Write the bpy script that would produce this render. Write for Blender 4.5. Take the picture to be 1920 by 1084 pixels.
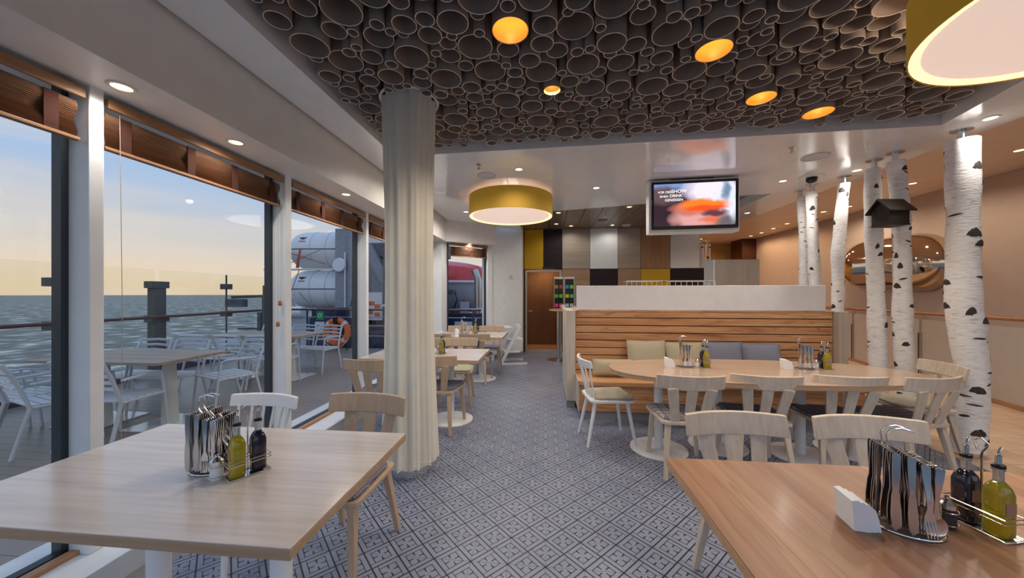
import bpy, math, random
from mathutils import Vector, Matrix
random.seed(7)
R = math.radians
sc = bpy.context.scene
col = sc.collection
for o in list(bpy.data.objects):
    bpy.data.objects.remove(o)

# ------------------------------------------------------------------ camera
cam_d = bpy.data.cameras.new('camera')
cam = bpy.data.objects.new('camera', cam_d)
col.objects.link(cam)
cam.location = (0, 0, 1.43)
cam.rotation_euler = (R(90), 0, math.atan(63 / 650))
cam_d.sensor_width = 36
cam_d.lens = 650 * 36 / 1920
cam_d.shift_y = 10 / 1920
cam_d.clip_start = 0.02
cam_d.clip_end = 5000
sc.camera = cam

# ------------------------------------------------------------------ view + world
vs = sc.view_settings
vs.view_transform = 'Standard'
vs.look = 'None'
vs.gamma = 1
vs.use_curve_mapping = False
vs.exposure = 0.76

world = bpy.data.worlds.new('world')
sc.world = world
world.use_nodes = True
wt = world.node_tree
wt.nodes.clear()


def nd(nt, typ, **kw):
    n = nt.nodes.new(typ)
    for k, v in kw.items():
        setattr(n, k, v)
    return n


def ramp(nt, fac, stops, interp='LINEAR'):
    n = nt.nodes.new('ShaderNodeValToRGB')
    cr = n.color_ramp
    cr.interpolation = interp
    while len(cr.elements) < len(stops):
        cr.elements.new(0.5)
    for e, (p, c) in zip(cr.elements, stops):
        e.position = p
        e.color = (c[0], c[1], c[2], 1) if not isinstance(c, (int, float)) else (c, c, c, 1)
    nt.links.new(fac, n.inputs[0])
    return n.outputs[0]


_tc = nd(wt, 'ShaderNodeTexCoord')
_sep = nd(wt, 'ShaderNodeSeparateXYZ')
wt.links.new(_tc.outputs['Generated'], _sep.inputs[0])
_sky = ramp(wt, _sep.outputs[2], [(0.0, (.67, .53, .37)), (0.06, (.68, .57, .45)), (0.14, (.50, .52, .55)),
                                  (0.25, (.34, .47, .68)), (0.5, (.28, .43, .70)), (1.0, (.24, .38, .64))])
_mp = nd(wt, 'ShaderNodeMapping')
_mp.inputs['Scale'].default_value = (1.2, 1.2, 14)
wt.links.new(_tc.outputs['Generated'], _mp.inputs[0])
_nz = nd(wt, 'ShaderNodeTexNoise')
_nz.inputs['Scale'].default_value = 2.2
_nz.inputs['Detail'].default_value = 5
wt.links.new(_mp.outputs[0], _nz.inputs['Vector'])
_cl = ramp(wt, _nz.outputs['Fac'], [(0.45, 0.0), (0.75, 0.55)])
_mx = nd(wt, 'ShaderNodeMix', data_type='RGBA')
wt.links.new(_cl, _mx.inputs[0])
wt.links.new(_sky, _mx.inputs[6])
_mx.inputs[7].default_value = (.66, .58, .53, 1)
_bg = nd(wt, 'ShaderNodeBackground')
_bg.inputs[1].default_value = .75
wt.links.new(_mx.outputs[2], _bg.inputs[0])
_wo = nd(wt, 'ShaderNodeOutputWorld')
wt.links.new(_bg.outputs[0], _wo.inputs[0])

# lamp strengths (W)
W_SOFFIT, W_SLAB, W_RIGHT, W_BROWN, W_PIPE, W_DRUM = 9, 18, 20, 5, 2.0, 16
WARM = (1.0, .91, .82)
WARMER = (1.0, .66, .38)

# ------------------------------------------------------------------ helpers


class MB:
    def __init__(s):
        s.v = []
        s.f = []

    def add(s, vs, fs):
        b = len(s.v)
        s.v += [tuple(p) for p in vs]
        s.f += [tuple(b + i for i in f) for f in fs]
        return s

    def box(s, x0, x1, y0, y1, z0, z1, M=None):
        vs = [Vector((x, y, z)) for z in (z0, z1) for y in (y0, y1) for x in (x0, x1)]
        if M is not None:
            vs = [M @ p for p in vs]
        return s.add(vs, [(0, 2, 3, 1), (4, 5, 7, 6), (0, 1, 5, 4), (2, 6, 7, 3), (0, 4, 6, 2), (1, 3, 7, 5)])

    def bar(s, p, q, w, h, side=(1, 0, 0), w2=None, h2=None):
        p, q = Vector(p), Vector(q)
        d = (q - p).normalized()
        a = Vector(side)
        a = (a - d * a.dot(d)).normalized()
        b = d.cross(a)
        w2 = w if w2 is None else w2
        h2 = h if h2 is None else h2
        vs = []
        for c, ww, hh in ((p, w, h), (q, w2, h2)):
            for i, j in ((-1, -1), (1, -1), (1, 1), (-1, 1)):
                vs.append(c + a * ww * .5 * i + b * hh * .5 * j)
        return s.add(vs, [(3, 2, 1, 0), (4, 5, 6, 7), (0, 1, 5, 4), (1, 2, 6, 5), (2, 3, 7, 6), (3, 0, 4, 7)])

    def tube(s, pts, r, n=8, closed=False):
        pts = [Vector(p) for p in pts]
        m = len(pts)
        rs = r if isinstance(r, (list, tuple)) else [r] * m
        vs = []
        up = None
        for i, p in enumerate(pts):
            if closed:
                d = pts[(i + 1) % m] - pts[i - 1]
            else:
                d = pts[min(i + 1, m - 1)] - pts[max(i - 1, 0)]
            d.normalize()
            if up is None:
                up = Vector((0, 0, 1)) if abs(d.z) < .9 else Vector((1, 0, 0))
            up = (up - d * up.dot(d)).normalized()
            b = d.cross(up)
            for k in range(n):
                t = 2 * math.pi * k / n
                vs.append(p + (up * math.cos(t) + b * math.sin(t)) * rs[i])
        fs = []
        for i in range(m if closed else m - 1):
            j = (i + 1) % m
            for k in range(n):
                l = (k + 1) % n
                fs.append((i * n + k, j * n + k, j * n + l, i * n + l))
        if not closed:
            fs.append(tuple(range(n)))
            fs.append(tuple((m - 1) * n + k for k in reversed(range(n))))
        return s.add(vs, fs)

    def lathe(s, prof, n=24, c=(0, 0, 0), sq=0, sx=1, sy=1, caps=True):
        vs = []
        for r, z in prof:
            for k in range(n):
                t = 2 * math.pi * (k + .5) / n
                cx, cy = math.cos(t), math.sin(t)
                if sq:
                    e = (abs(cx) ** sq + abs(cy) ** sq) ** (-1 / sq)
                    cx, cy = cx * e, cy * e
                vs.append((c[0] + cx * r * sx, c[1] + cy * r * sy, c[2] + z))
        fs = []
        m = len(prof)
        for i in range(m - 1):
            for k in range(n):
                l = (k + 1) % n
                fs.append((i * n + k, i * n + l, (i + 1) * n + l, (i + 1) * n + k))
        if caps:
            fs.append(tuple(reversed(range(n))))
            fs.append(tuple((m - 1) * n + k for k in range(n)))
        return s.add(vs, fs)

    def prism(s, poly, z0, z1):
        n = len(poly)
        ar = sum(poly[i][0] * poly[(i + 1) % n][1] - poly[(i + 1) % n][0] * poly[i][1] for i in range(n))
        if ar < 0:
            poly = poly[::-1]
        vs = [(p[0], p[1], z0) for p in poly] + [(p[0], p[1], z1) for p in poly]
        fs = [tuple(reversed(range(n))), tuple(range(n, 2 * n))]
        for i in range(n):
            j = (i + 1) % n
            fs.append((i, j, n + j, n + i))
        return s.add(vs, fs)

    def loft(s, rings, caps=True, close=True):
        n = len(rings[0])
        vs = [p for r in rings for p in r]
        fs = []
        for i in range(len(rings) - 1):
            for k in range(n if close else n - 1):
                l = (k + 1) % n
                fs.append((i * n + k, i * n + l, (i + 1) * n + l, (i + 1) * n + k))
        if caps and close:
            fs.append(tuple(reversed(range(n))))
            fs.append(tuple((len(rings) - 1) * n + k for k in range(n)))
        return s.add(vs, fs)

    def ell(s, c, rx, ry, rz, n=16, m=10, e=1.0):
        rings = []
        for i in range(m + 1):
            t = -math.pi / 2 + math.pi * i / m
            cr = max(math.cos(t), 0.001) ** e
            zz = math.copysign(abs(math.sin(t)) ** e, math.sin(t))
            rings.append([(c[0] + rx * cr * math.cos(2 * math.pi * k / n), c[1] + ry * cr * math.sin(2 * math.pi * k / n), c[2] + rz * zz) for k in range(n)])
        return s.loft(rings)

    def xf(s, M):
        s.v = [tuple(M @ Vector(p)) for p in s.v]
        return s

    def mesh(s, name, mat, smooth=True, ang=35):
        me = bpy.data.meshes.new(name)
        me.from_pydata(s.v, [], s.f)
        if mat:
            me.materials.append(mat)
        if smooth:
            me.polygons.foreach_set('use_smooth', [True] * len(me.polygons))
            me.set_sharp_from_angle(angle=R(ang))
        me.update()
        return me

    def build(s, name, mat, parent=None, bev=0, smooth=True, ang=35, sub=0, loc=None, rot=None):
        o = bpy.data.objects.new(name, s.mesh(name, mat, smooth, ang))
        col.objects.link(o)
        if parent:
            o.parent = parent
        if loc:
            o.location = loc
        if rot:
            o.rotation_euler = rot
        if bev:
            b = o.modifiers.new('bevel', 'BEVEL')
            b.width = bev
            b.segments = 2
            b.limit_method = 'ANGLE'
            b.angle_limit = R(40)
        if sub:
            m = o.modifiers.new('sub', 'SUBSURF')
            m.levels = m.render_levels = sub
        return o


def tag(o, label=None, cat=None, group=None, kind=None):
    if label:
        o['label'] = label
    if cat:
        o['category'] = cat
    if group:
        o['group'] = group
    if kind:
        o['kind'] = kind
    return o


def empty(name, loc=(0, 0, 0), rz=0, label=None, cat=None, group=None, kind=None):
    o = bpy.data.objects.new(name, None)
    col.objects.link(o)
    o.empty_display_size = .1
    o.location = loc
    o.rotation_euler = (0, 0, rz)
    return tag(o, label, cat, group, kind)


def copy_tree(o, parent=None, keep=None):
    c = o.copy()
    col.objects.link(c)
    if parent:
        c.parent = parent
    for ch in list(KIDS.get(o.name, [])) or [k for k in o.children]:
        copy_tree(ch, c)
    return c


KIDS = {}


def place(proto, used, loc, rz, label, group=None):
    o = proto if not used.get(proto.name) else copy_tree(proto)
    used[proto.name] = True
    o.location = loc
    o.rotation_euler = (0, 0, rz)
    o['label'] = label
    if group:
        o['group'] = group
    return o


def struct(name, mb, mat, parent=None, bev=0, label=None, smooth=True):
    o = mb.build(name, mat, parent, bev=bev, smooth=smooth)
    if not parent:
        o['kind'] = 'structure'
    if label:
        o['label'] = label
    return o


# ------------------------------------------------------------------ materials
def newmat(name):
    m = bpy.data.materials.new(name)
    m.use_nodes = True
    nt = m.node_tree
    b = nt.nodes['Principled BSDF']
    return m, nt, b


def pmat(name, c, rough=.5, metal=0, spec=.5, coat=0, emis=None, es=0, trans=0, ior=1.45, noise=0, nscale=8, bump=0, bscale=60, sss=0):
    m, nt, b = newmat(name)
    b.inputs['Base Color'].default_value = (*c, 1)
    b.inputs['Roughness'].default_value = rough
    b.inputs['Metallic'].default_value = metal
    b.inputs['Specular IOR Level'].default_value = spec
    b.inputs['Coat Weight'].default_value = coat
    b.inputs['Coat Roughness'].default_value = .08
    b.inputs['Transmission Weight'].default_value = trans
    b.inputs['IOR'].default_value = ior
    if emis:
        b.inputs['Emission Color'].default_value = (*emis, 1)
        b.inputs['Emission Strength'].default_value = es
    tc = nd(nt, 'ShaderNodeTexCoord')
    n = nd(nt, 'ShaderNodeTexNoise')
    n.inputs['Scale'].default_value = nscale
    n.inputs['Detail'].default_value = 4
    nt.links.new(tc.outputs['Object'], n.inputs['Vector'])
    k = noise if noise else .03
    cc = ramp(nt, n.outputs['Fac'], [(.3, [q * (1 - k) for q in c]), (.7, [min(1, q * (1 + k)) for q in c])])
    nt.links.new(cc, b.inputs['Base Color'])
    if bump:
        n2 = nd(nt, 'ShaderNodeTexNoise')
        n2.inputs['Scale'].default_value = bscale
        nt.links.new(tc.outputs['Object'], n2.inputs['Vector'])
        bp = nd(nt, 'ShaderNodeBump')
        bp.inputs['Strength'].default_value = bump
        bp.inputs['Distance'].default_value = .01
        nt.links.new(n2.outputs['Fac'], bp.inputs['Height'])
        nt.links.new(bp.outputs[0], b.inputs['Normal'])
    return m


def wood(name, dark, light, axis='x', scale=1.0, rough=.4, contrast=1.0, coat=0, streak=None, boards=0):
    m, nt, b = newmat(name)
    tc = nd(nt, 'ShaderNodeTexCoord')
    oi = nd(nt, 'ShaderNodeObjectInfo')
    mp = nd(nt, 'ShaderNodeMapping')
    st = {'x': (.7, 12, 12), 'y': (12, .7, 12), 'z': (12, 12, .7)}[axis]
    mp.inputs['Scale'].default_value = [q * scale for q in st]
    cb = nd(nt, 'ShaderNodeCombineXYZ')
    mu = nd(nt, 'ShaderNodeMath', operation='MULTIPLY')
    mu.inputs[1].default_value = 37
    nt.links.new(oi.outputs['Random'], mu.inputs[0])
    for i in range(3):
        nt.links.new(mu.outputs[0], cb.inputs[i])
    nt.links.new(tc.outputs['Object'], mp.inputs[0])
    nt.links.new(cb.outputs[0], mp.inputs['Location'])
    n = nd(nt, 'ShaderNodeTexNoise')
    n.inputs['Scale'].default_value = 1.0
    n.inputs['Detail'].default_value = 6
    n.inputs['Distortion'].default_value = .5
    nt.links.new(mp.outputs[0], n.inputs['Vector'])
    a = .5 - .28 / contrast
    stops = [(max(0, a), dark), (min(1, 1 - a), light)]
    if streak:
        stops = [(max(0, a - .08), streak), (max(0, a) + .04, dark), (min(1, 1 - a), light)]
    c = ramp(nt, n.outputs['Fac'], stops)
    n3 = nd(nt, 'ShaderNodeTexNoise')
    n3.inputs['Scale'].default_value = 6.0
    n3.inputs['Detail'].default_value = 3
    nt.links.new(mp.outputs[0], n3.inputs['Vector'])
    f = ramp(nt, n3.outputs['Fac'], [(.35, .86), (.65, 1.0)])
    mx = nd(nt, 'ShaderNodeMix', data_type='RGBA', blend_type='MULTIPLY')
    mx.inputs[0].default_value = 1
    nt.links.new(c, mx.inputs[6])
    nt.links.new(f, mx.inputs[7])
    out = mx.outputs[2]
    if boards:
        sp = nd(nt, 'ShaderNodeSeparateXYZ')
        nt.links.new(tc.outputs['Object'], sp.inputs[0])
        fl = nd(nt, 'ShaderNodeMath', operation='DIVIDE')
        fl.inputs[1].default_value = boards
        nt.links.new(sp.outputs[{'y': 0, 'x': 1, 'z': 0}[axis]], fl.inputs[0])
        fo = nd(nt, 'ShaderNodeMath', operation='FLOOR')
        nt.links.new(fl.outputs[0], fo.inputs[0])
        wn = nd(nt, 'ShaderNodeTexWhiteNoise', noise_dimensions='1D')
        nt.links.new(fo.outputs[0], wn.inputs['W'])
        f2 = ramp(nt, wn.outputs[0], [(0, (.66, .59, .53)), (.55, (.92, .90, .88)), (1, (1.0, 1.0, 1.0))])
        m2 = nd(nt, 'ShaderNodeMix', data_type='RGBA', blend_type='MULTIPLY')
        m2.inputs[0].default_value = 1
        nt.links.new(out, m2.inputs[6])
        nt.links.new(f2, m2.inputs[7])
        out = m2.outputs[2]
    if streak:
        n5 = nd(nt, 'ShaderNodeTexNoise')
        n5.inputs['Scale'].default_value = 1.7
        n5.inputs['Detail'].default_value = 3
        n5.inputs['Distortion'].default_value = .35
        nt.links.new(mp.outputs[0], n5.inputs['Vector'])
        f5 = ramp(nt, (E(nt, n5.outputs['Fac']) - .5).ab().so, [(0.0, .62), (.014, .30), (.022, .0)])
        m5 = nd(nt, 'ShaderNodeMix', data_type='RGBA')
        nt.links.new(f5, m5.inputs[0])
        nt.links.new(out, m5.inputs[6])
        m5.inputs[7].default_value = (*streak, 1)
        out = m5.outputs[2]
    nt.links.new(out, b.inputs['Base Color'])
    b.inputs['Roughness'].default_value = rough
    b.inputs['Coat Weight'].default_value = coat
    b.inputs['Coat Roughness'].default_value = .15
    return m


def thinglass(name, tint=(.9, .95, .93), refl=.06):
    m, nt, b = newmat(name)
    nt.nodes.remove(b)
    out = nt.nodes['Material Output']
    t = nd(nt, 'ShaderNodeBsdfTransparent')
    t.inputs[0].default_value = (*tint, 1)
    g = nd(nt, 'ShaderNodeBsdfGlossy')
    g.inputs['Roughness'].default_value = .01
    lw = nd(nt, 'ShaderNodeLayerWeight')
    lw.inputs[0].default_value = .5
    fc = E(nt, lw.outputs['Facing']).op('POWER', 4.0) * .30 + refl * .25
    mx = nd(nt, 'ShaderNodeMixShader')
    nt.links.new(fc.so, mx.inputs[0])
    nt.links.new(t.outputs[0], mx.inputs[1])
    nt.links.new(g.outputs[0], mx.inputs[2])
    nt.links.new(mx.outputs[0], out.inputs[0])
    return m


def emit(name, c, s):
    m, nt, b = newmat(name)
    b.inputs['Base Color'].default_value = (*c, 1)
    b.inputs['Emission Color'].default_value = (*c, 1)
    b.inputs['Emission Strength'].default_value = s
    return m


class E:
    """tiny expression builder on Math nodes"""
    def __init__(s, nt, so):
        s.nt, s.so = nt, so

    def op(s, o, b=None, c=None):
        n = nd(s.nt, 'ShaderNodeMath', operation=o)
        s.nt.links.new(s.so, n.inputs[0])
        for i, q in ((1, b), (2, c)):
            if q is None:
                continue
            if isinstance(q, E):
                s.nt.links.new(q.so, n.inputs[i])
            else:
                n.inputs[i].default_value = q
        return E(s.nt, n.outputs[0])

    def __add__(s, b): return s.op('ADD', b)
    def __sub__(s, b): return s.op('SUBTRACT', b)
    def __mul__(s, b): return s.op('MULTIPLY', b)
    def lt(s, b): return s.op('LESS_THAN', b)
    def gt(s, b): return s.op('GREATER_THAN', b)
    def mx(s, b): return s.op('MAXIMUM', b)
    def mn(s, b): return s.op('MINIMUM', b)
    def ab(s): return s.op('ABSOLUTE')
    def fr(s): return s.op('FRACT')


def uvsep(nt, uv=True):
    tc = nd(nt, 'ShaderNodeTexCoord')
    sp = nd(nt, 'ShaderNodeSeparateXYZ')
    nt.links.new(tc.outputs['UV' if uv else 'Object'], sp.inputs[0])
    return [E(nt, q) for q in sp.outputs]


def tile_material():
    m, nt, b = newmat('patterned_cement_tile')
    u, v, _ = uvsep(nt)
    a = (u + v + 2.0).fr() - .5
    q = (u - v + 2.0).fr() - .5
    aa, qa = a.ab(), q.ab()
    m1, m2 = aa.mx(qa), aa.mn(qa)
    d = m1.gt(.4725)
    d = d.mx((m1 - .30).ab().lt(.016))
    hor = (v - .5).ab().gt((u - .5).ab())            # flower sits on a horizontal joint
    ver = hor * -1.0 + 1.0
    s1 = (q - .3).ab().lt(.013) * a.lt(-.3)
    s2 = (a - .3).ab().lt(.013) * q.gt(.3)
    s3 = (q + .3).ab().lt(.013) * a.gt(.3)
    s4 = (a + .3).ab().lt(.013) * q.lt(-.3)
    d = d.mx(hor * s1.mx(s3)).mx(ver * s2.mx(s4))
    d = d.mx(m2.lt(.024) * m1.gt(.115) * m1.lt(.31))
    r = .085
    cut = (m2 - (r + .024)) * (m2 - (r + .024)) + (m1 - (.30 - r)) * (m1 - (.30 - r))
    d = d.mx(m1.lt(.31) * m1.gt(.30 - r) * m2.lt(r + .024) * cut.gt(r * r))
    mx = nd(nt, 'ShaderNodeMix', data_type='RGBA')
    nt.links.new(d.so, mx.inputs[0])
    tc = nd(nt, 'ShaderNodeTexCoord')
    oi = nd(nt, 'ShaderNodeObjectInfo')
    n = nd(nt, 'ShaderNodeTexNoise')
    n.inputs['Scale'].default_value = 3
    geo = nd(nt, 'ShaderNodeNewGeometry')
    nt.links.new(geo.outputs['Position'], n.inputs['Vector'])
    lc = ramp(nt, n.outputs['Fac'], [(.3, (.235, .268, .36)), (.7, (.285, .32, .415))])
    nt.links.new(lc, mx.inputs[6])
    mx.inputs[7].default_value = (.024, .022, .038, 1)
    nt.links.new(mx.outputs[2], b.inputs['Base Color'])
    b.inputs['Roughness'].default_value = .36
    b.inputs['Specular IOR Level'].default_value = .28
    return m


def plaid(name, base, l1, l2, s=22):
    m, nt, b = newmat(name)
    x, y, z = uvsep(nt, False)
    d = (x * s).fr().lt(.12).mx((y * s).fr().lt(.12))
    d2 = ((x * s + .3).fr().lt(.06)).mx((y * s + .3).fr().lt(.06))
    mx = nd(nt, 'ShaderNodeMix', data_type='RGBA')
    nt.links.new(d.so, mx.inputs[0])
    mx.inputs[6].default_value = (*base, 1)
    mx.inputs[7].default_value = (*l1, 1)
    mx2 = nd(nt, 'ShaderNodeMix', data_type='RGBA')
    nt.links.new(d2.so, mx2.inputs[0])
    nt.links.new(mx.outputs[2], mx2.inputs[6])
    mx2.inputs[7].default_value = (*l2, 1)
    nt.links.new(mx2.outputs[2], b.inputs['Base Color'])
    b.inputs['Roughness'].default_value = .85
    return m


def herring(name, c1, c2, s=70, k=.5):
    m, nt, b = newmat(name)
    x, y, z = uvsep(nt, False)
    zig = ((x * s * .35).fr() - .5).ab()
    d = ((y + z) * s + zig * 2.0).fr().lt(k)
    mx = nd(nt, 'ShaderNodeMix', data_type='RGBA')
    nt.links.new(d.so, mx.inputs[0])
    mx.inputs[6].default_value = (*c1, 1)
    mx.inputs[7].default_value = (*c2, 1)
    nt.links.new(mx.outputs[2], b.inputs['Base Color'])
    b.inputs['Roughness'].default_value = .9
    return m


def birch():
    m, nt, b = newmat('birch_bark')
    tc = nd(nt, 'ShaderNodeTexCoord')
    def nz(sx, sz, off, scale=1, det=3):
        mp = nd(nt, 'ShaderNodeMapping')
        mp.inputs['Scale'].default_value = (sx, sx, sz)
        mp.inputs['Location'].default_value = (off, off, off)
        nt.links.new(tc.outputs['Object'], mp.inputs[0])
        n = nd(nt, 'ShaderNodeTexNoise')
        n.inputs['Scale'].default_value = scale
        n.inputs['Detail'].default_value = det
        nt.links.new(mp.outputs[0], n.inputs['Vector'])
        return n.outputs['Fac']
    base = ramp(nt, nz(14, 70, 1), [(.28, (.58, .56, .55)), (.42, (.82, .81, .80)), (.7, (.90, .90, .90))])
    lent = ramp(nt, nz(22, 150, 5), [(.70, 0.0), (.74, .5)])
    mx = nd(nt, 'ShaderNodeMix', data_type='RGBA')
    nt.links.new(lent, mx.inputs[0])
    nt.links.new(base, mx.inputs[6])
    mx.inputs[7].default_value = (.10, .085, .08, 1)
    nt.links.new(mx.outputs[2], b.inputs['Base Color'])
    b.inputs['Roughness'].default_value = .75
    bp = nd(nt, 'ShaderNodeBump')
    bp.inputs['Strength'].default_value = .3
    bp.inputs['Distance'].default_value = .01
    nt.links.new(nz(20, 90, 2), bp.inputs['Height'])
    nt.links.new(bp.outputs[0], b.inputs['Normal'])
    return m


M = {}
M['white'] = pmat('white_lacquer', (.84, .85, .86), .3)
M['white_gloss'] = pmat('white_gloss_panel', (.80, .79, .82), .12, coat=.6)
M['slab'] = pmat('white_satin_ceiling', (.87, .88, .90), .16, coat=.5)
M['soffit'] = pmat('warm_white_soffit', (.84, .81, .77), .4)
M['offwhite'] = pmat('off_white_wall', (.88, .93, .96), .5)
M['frame'] = pmat('window_frame_white', (.80, .83, .85), .35)
M['gasket'] = pmat('dark_window_gasket', (.025, .035, .045), .4)
M['tan'] = pmat('tan_wall_paint', (.60, .475, .40), .6)
M['tan_ceiling'] = pmat('beige_ceiling_plank', (.84, .66, .52), .4)
M['ochre'] = pmat('ochre_wall', (.60, .36, .10), .6)
M['grout'] = pmat('grey_grout', (.28, .27, .28), .8)
M['tile'] = tile_material()
M['stone'] = pmat('beige_stone_tile', (.76, .54, .37), .3, noise=.12, nscale=3)
M['stone_joint'] = pmat('stone_joint', (.30, .21, .15), .8)
M['brownplank'] = wood('brown_ceiling_veneer', (.20, .145, .10), (.30, .225, .165), 'y', .5, .35)
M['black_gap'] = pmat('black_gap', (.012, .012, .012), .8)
M['glass'] = thinglass('clear_window_glass', (.965, .97, .968))
M['railglass'] = thinglass('green_tinted_glass', (.97, .978, .945))
M['doorglass'] = thinglass('bronze_glass', (.62, .55, .48))
M['pipe'] = pmat('brown_cardboard_pipe', (.40, .325, .27), .42, noise=.1)
M['piperim'] = pmat('pale_cut_pipe_rim', (.92, .80, .70), .5)
M['tray'] = pmat('grey_tray', (.45, .40, .38), .6)
M['tray_edge'] = pmat('ceiling_tray_edge', (.70, .69, .69), .5)
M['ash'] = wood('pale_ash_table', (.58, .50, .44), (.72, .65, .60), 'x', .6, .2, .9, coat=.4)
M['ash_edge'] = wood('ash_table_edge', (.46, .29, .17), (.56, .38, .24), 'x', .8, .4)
M['oakoval'] = wood('oval_table_veneer', (.50, .35, .24), (.64, .48, .36), 'x', .8, .22, .7, coat=.3)
M['beech'] = wood('core_beech_table', (.38, .185, .09), (.54, .32, .19), 'y', .62, .38, 2.0, coat=.08, streak=(.26, .11, .045), boards=.13)
M['beech_edge'] = wood('beech_table_edge', (.62, .32, .14), (.72, .42, .21), 'x', .8, .4)
M['chairwood'] = wood('sand_lacquered_chair_wood', (.64, .53, .42), (.74, .63, .51), 'z', .6, .38, .8)
M['chairwood_warm'] = wood('warm_beech_chair_wood', (.50, .35, .235), (.62, .455, .32), 'z', .6, .38, .8)
M['slat'] = wood('brown_bench_slat', (.54, .25, .105), (.76, .44, .215), 'x', .8, .38, 1.5, coat=.15, streak=(.22, .085, .035))
M['greywood'] = wood('grey_oak_panel', (.40, .33, .265), (.52, .45, .38), 'x', .35, .5)
M['greywood_v'] = wood('grey_oak_upright_panel', (.42, .37, .31), (.54, .49, .42), 'z', .6, .5)
M['beechpanel'] = wood('beech_wall_panel', (.40, .25, .14), (.54, .36, .22), 'x', .45, .5)
M['brownpanel'] = wood('brown_core_panel', (.34, .17, .075), (.54, .31, .165), 'z', .4, .5, 1.1)
M['plum'] = wood('dark_plum_panel', (.016, .008, .012), (.035, .018, .024), 'x', .5, .8)
M['yellow'] = pmat('yellow_panel', (.68, .42, .01), .45)
M['steel'] = pmat('polished_steel', (.72, .71, .70), .12, 1)
M['steel_dark'] = pmat('cutlery_steel', (.60, .58, .57), .16, 1)
M['brushed'] = pmat('brushed_steel', (.55, .55, .54), .3, 1)
M['chrome'] = pmat('warm_chrome', (.66, .54, .42), .06, 1)
M['mirror_base'] = pmat('mirror_steel_plinth', (.70, .71, .72), .06, 1)
M['curtain'] = pmat('ivory_curtain_fabric', (.95, .92, .82), .75, bump=.1, bscale=300)
def _curtain():
    m = M['curtain']
    nt = m.node_tree
    b = nt.nodes['Principled BSDF']
    t = nd(nt, 'ShaderNodeBsdfTranslucent')
    t.inputs[0].default_value = (.88, .84, .72, 1)
    mx = nd(nt, 'ShaderNodeMixShader')
    mx.inputs[0].default_value = .22
    nt.links.new(b.outputs[0], mx.inputs[1])
    nt.links.new(t.outputs[0], mx.inputs[2])
    nt.links.new(mx.outputs[0], nt.nodes['Material Output'].inputs[0])


_curtain()
M['fabric_yellow'] = pmat('mustard_lamp_fabric', (.34, .195, .02), .85, emis=(.62, .35, .04), es=.10, bump=.1, bscale=200)
M['diffuser'] = emit('lamp_diffuser', (.95, .74, .62), .36)
M['rimglow'] = emit('lamp_rim_glow', (1.0, .66, .30), 1.1)
M['bulb'] = emit('warm_bulb', (1.0, .66, .28), 2.6)
M['amberbulb'] = emit('amber_bulb', (1.0, .55, .16), 1.6)
M['bulb_white'] = emit('pale_bulb', (1.0, .82, .62), 2.4)
M['amber'] = pmat('amber_lamp_glow', (.80, .48, .14), .35, emis=(.9, .38, .03), es=.05)  # lamp light on the inner pipe wall, put into amber colour and faint emission
M['ringwhite'] = pmat('lamp_trim_white', (.74, .73, .71), .35)
M['grille'] = pmat('speaker_grille', (.60, .61, .64), .6)
M['grille_brown'] = pmat('brown_speaker_grille', (.17, .13, .10), .6)
M['black'] = pmat('black_plastic', (.012, .012, .014), .25)
M['bark'] = birch()
M['bark_mark'] = pmat('dark_bark_scar', (.055, .045, .042), .9, noise=.4, nscale=60)
M['birdhouse'] = wood('black_stained_wood', (.012, .008, .008), (.03, .018, .015), 'x', .6, .5)
M['frosted'] = pmat('frosted_balustrade_glass', (.56, .51, .46), .35)
M['railwood'] = wood('red_brown_handrail', (.36, .13, .05), (.46, .19, .08), 'y', .5, .35)
M['bamboo'] = wood('bamboo_blind', (.19, .095, .05), (.29, .16, .09), 'y', 1.6, .7, 1.6)
M['bamboo_board'] = wood('wooden_pelmet', (.32, .155, .07), (.38, .20, .095), 'y', .6, .5)
M['tape'] = pmat('dark_blind_tape', (.055, .016, .010), .95)
M['cord'] = pmat('beige_cord', (.45, .38, .30), .8)
M['toggle'] = pmat('wooden_toggle', (.36, .13, .04), .5)
M['silltrim'] = wood('sill_trim_wood', (.42, .20, .09), (.52, .28, .14), 'y', .6, .4)
M['pad_navy'] = plaid('navy_herringbone_pad', (.14, .14, .19), (.06, .06, .10), (.45, .45, .50), 60)
M['pad_blue'] = pmat('slate_blue_pad', (.17, .20, .28), .9, noise=.15, nscale=90)
M['pad_plaid'] = plaid('plaid_pad', (.40, .38, .42), (.10, .11, .17), (.62, .58, .56), 13)
M['pad_plaid_dark'] = plaid('dark_plaid_pad', (.17, .18, .23), (.07, .07, .11), (.48, .46, .46), 16)
M['pad_green'] = herring('sage_pad', (.42, .41, .28), (.36, .35, .24))
M['pad_beige'] = herring('beige_pad', (.46, .42, .32), (.36, .33, .26), 60)
M['cush_green'] = herring('olive_beige_cushion', (.52, .46, .32), (.40, .35, .24), 70)
M['cush_blue'] = herring('slate_blue_cushion', (.24, .25, .31), (.17, .18, .25), 90)
M['alu'] = pmat('powder_coated_aluminium', (.62, .66, .70), .4)
M['outpole'] = pmat('off_white_outdoor_metal', (.66, .68, .66), .35)
M['outplate'] = pmat('polished_base_plate', (.80, .81, .81), .1, coat=.5)
M['teak'] = wood('weathered_teak', (.38, .28, .20), (.50, .385, .285), 'x', .8, .6)
M['deck'] = pmat('taupe_deck', (.27, .23, .20), .35, noise=.15, nscale=1.2)
M['kerb'] = pmat('dark_deck_kerb', (.06, .055, .075), .5)
M['navy'] = pmat('navy_steel', (.022, .034, .085), .5, noise=.2)
M['railpost'] = pmat('dark_grey_rail_post', (.10, .105, .105), .5)
M['outrail'] = pmat('brown_outdoor_handrail', (.13, .065, .05), .4)
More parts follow.
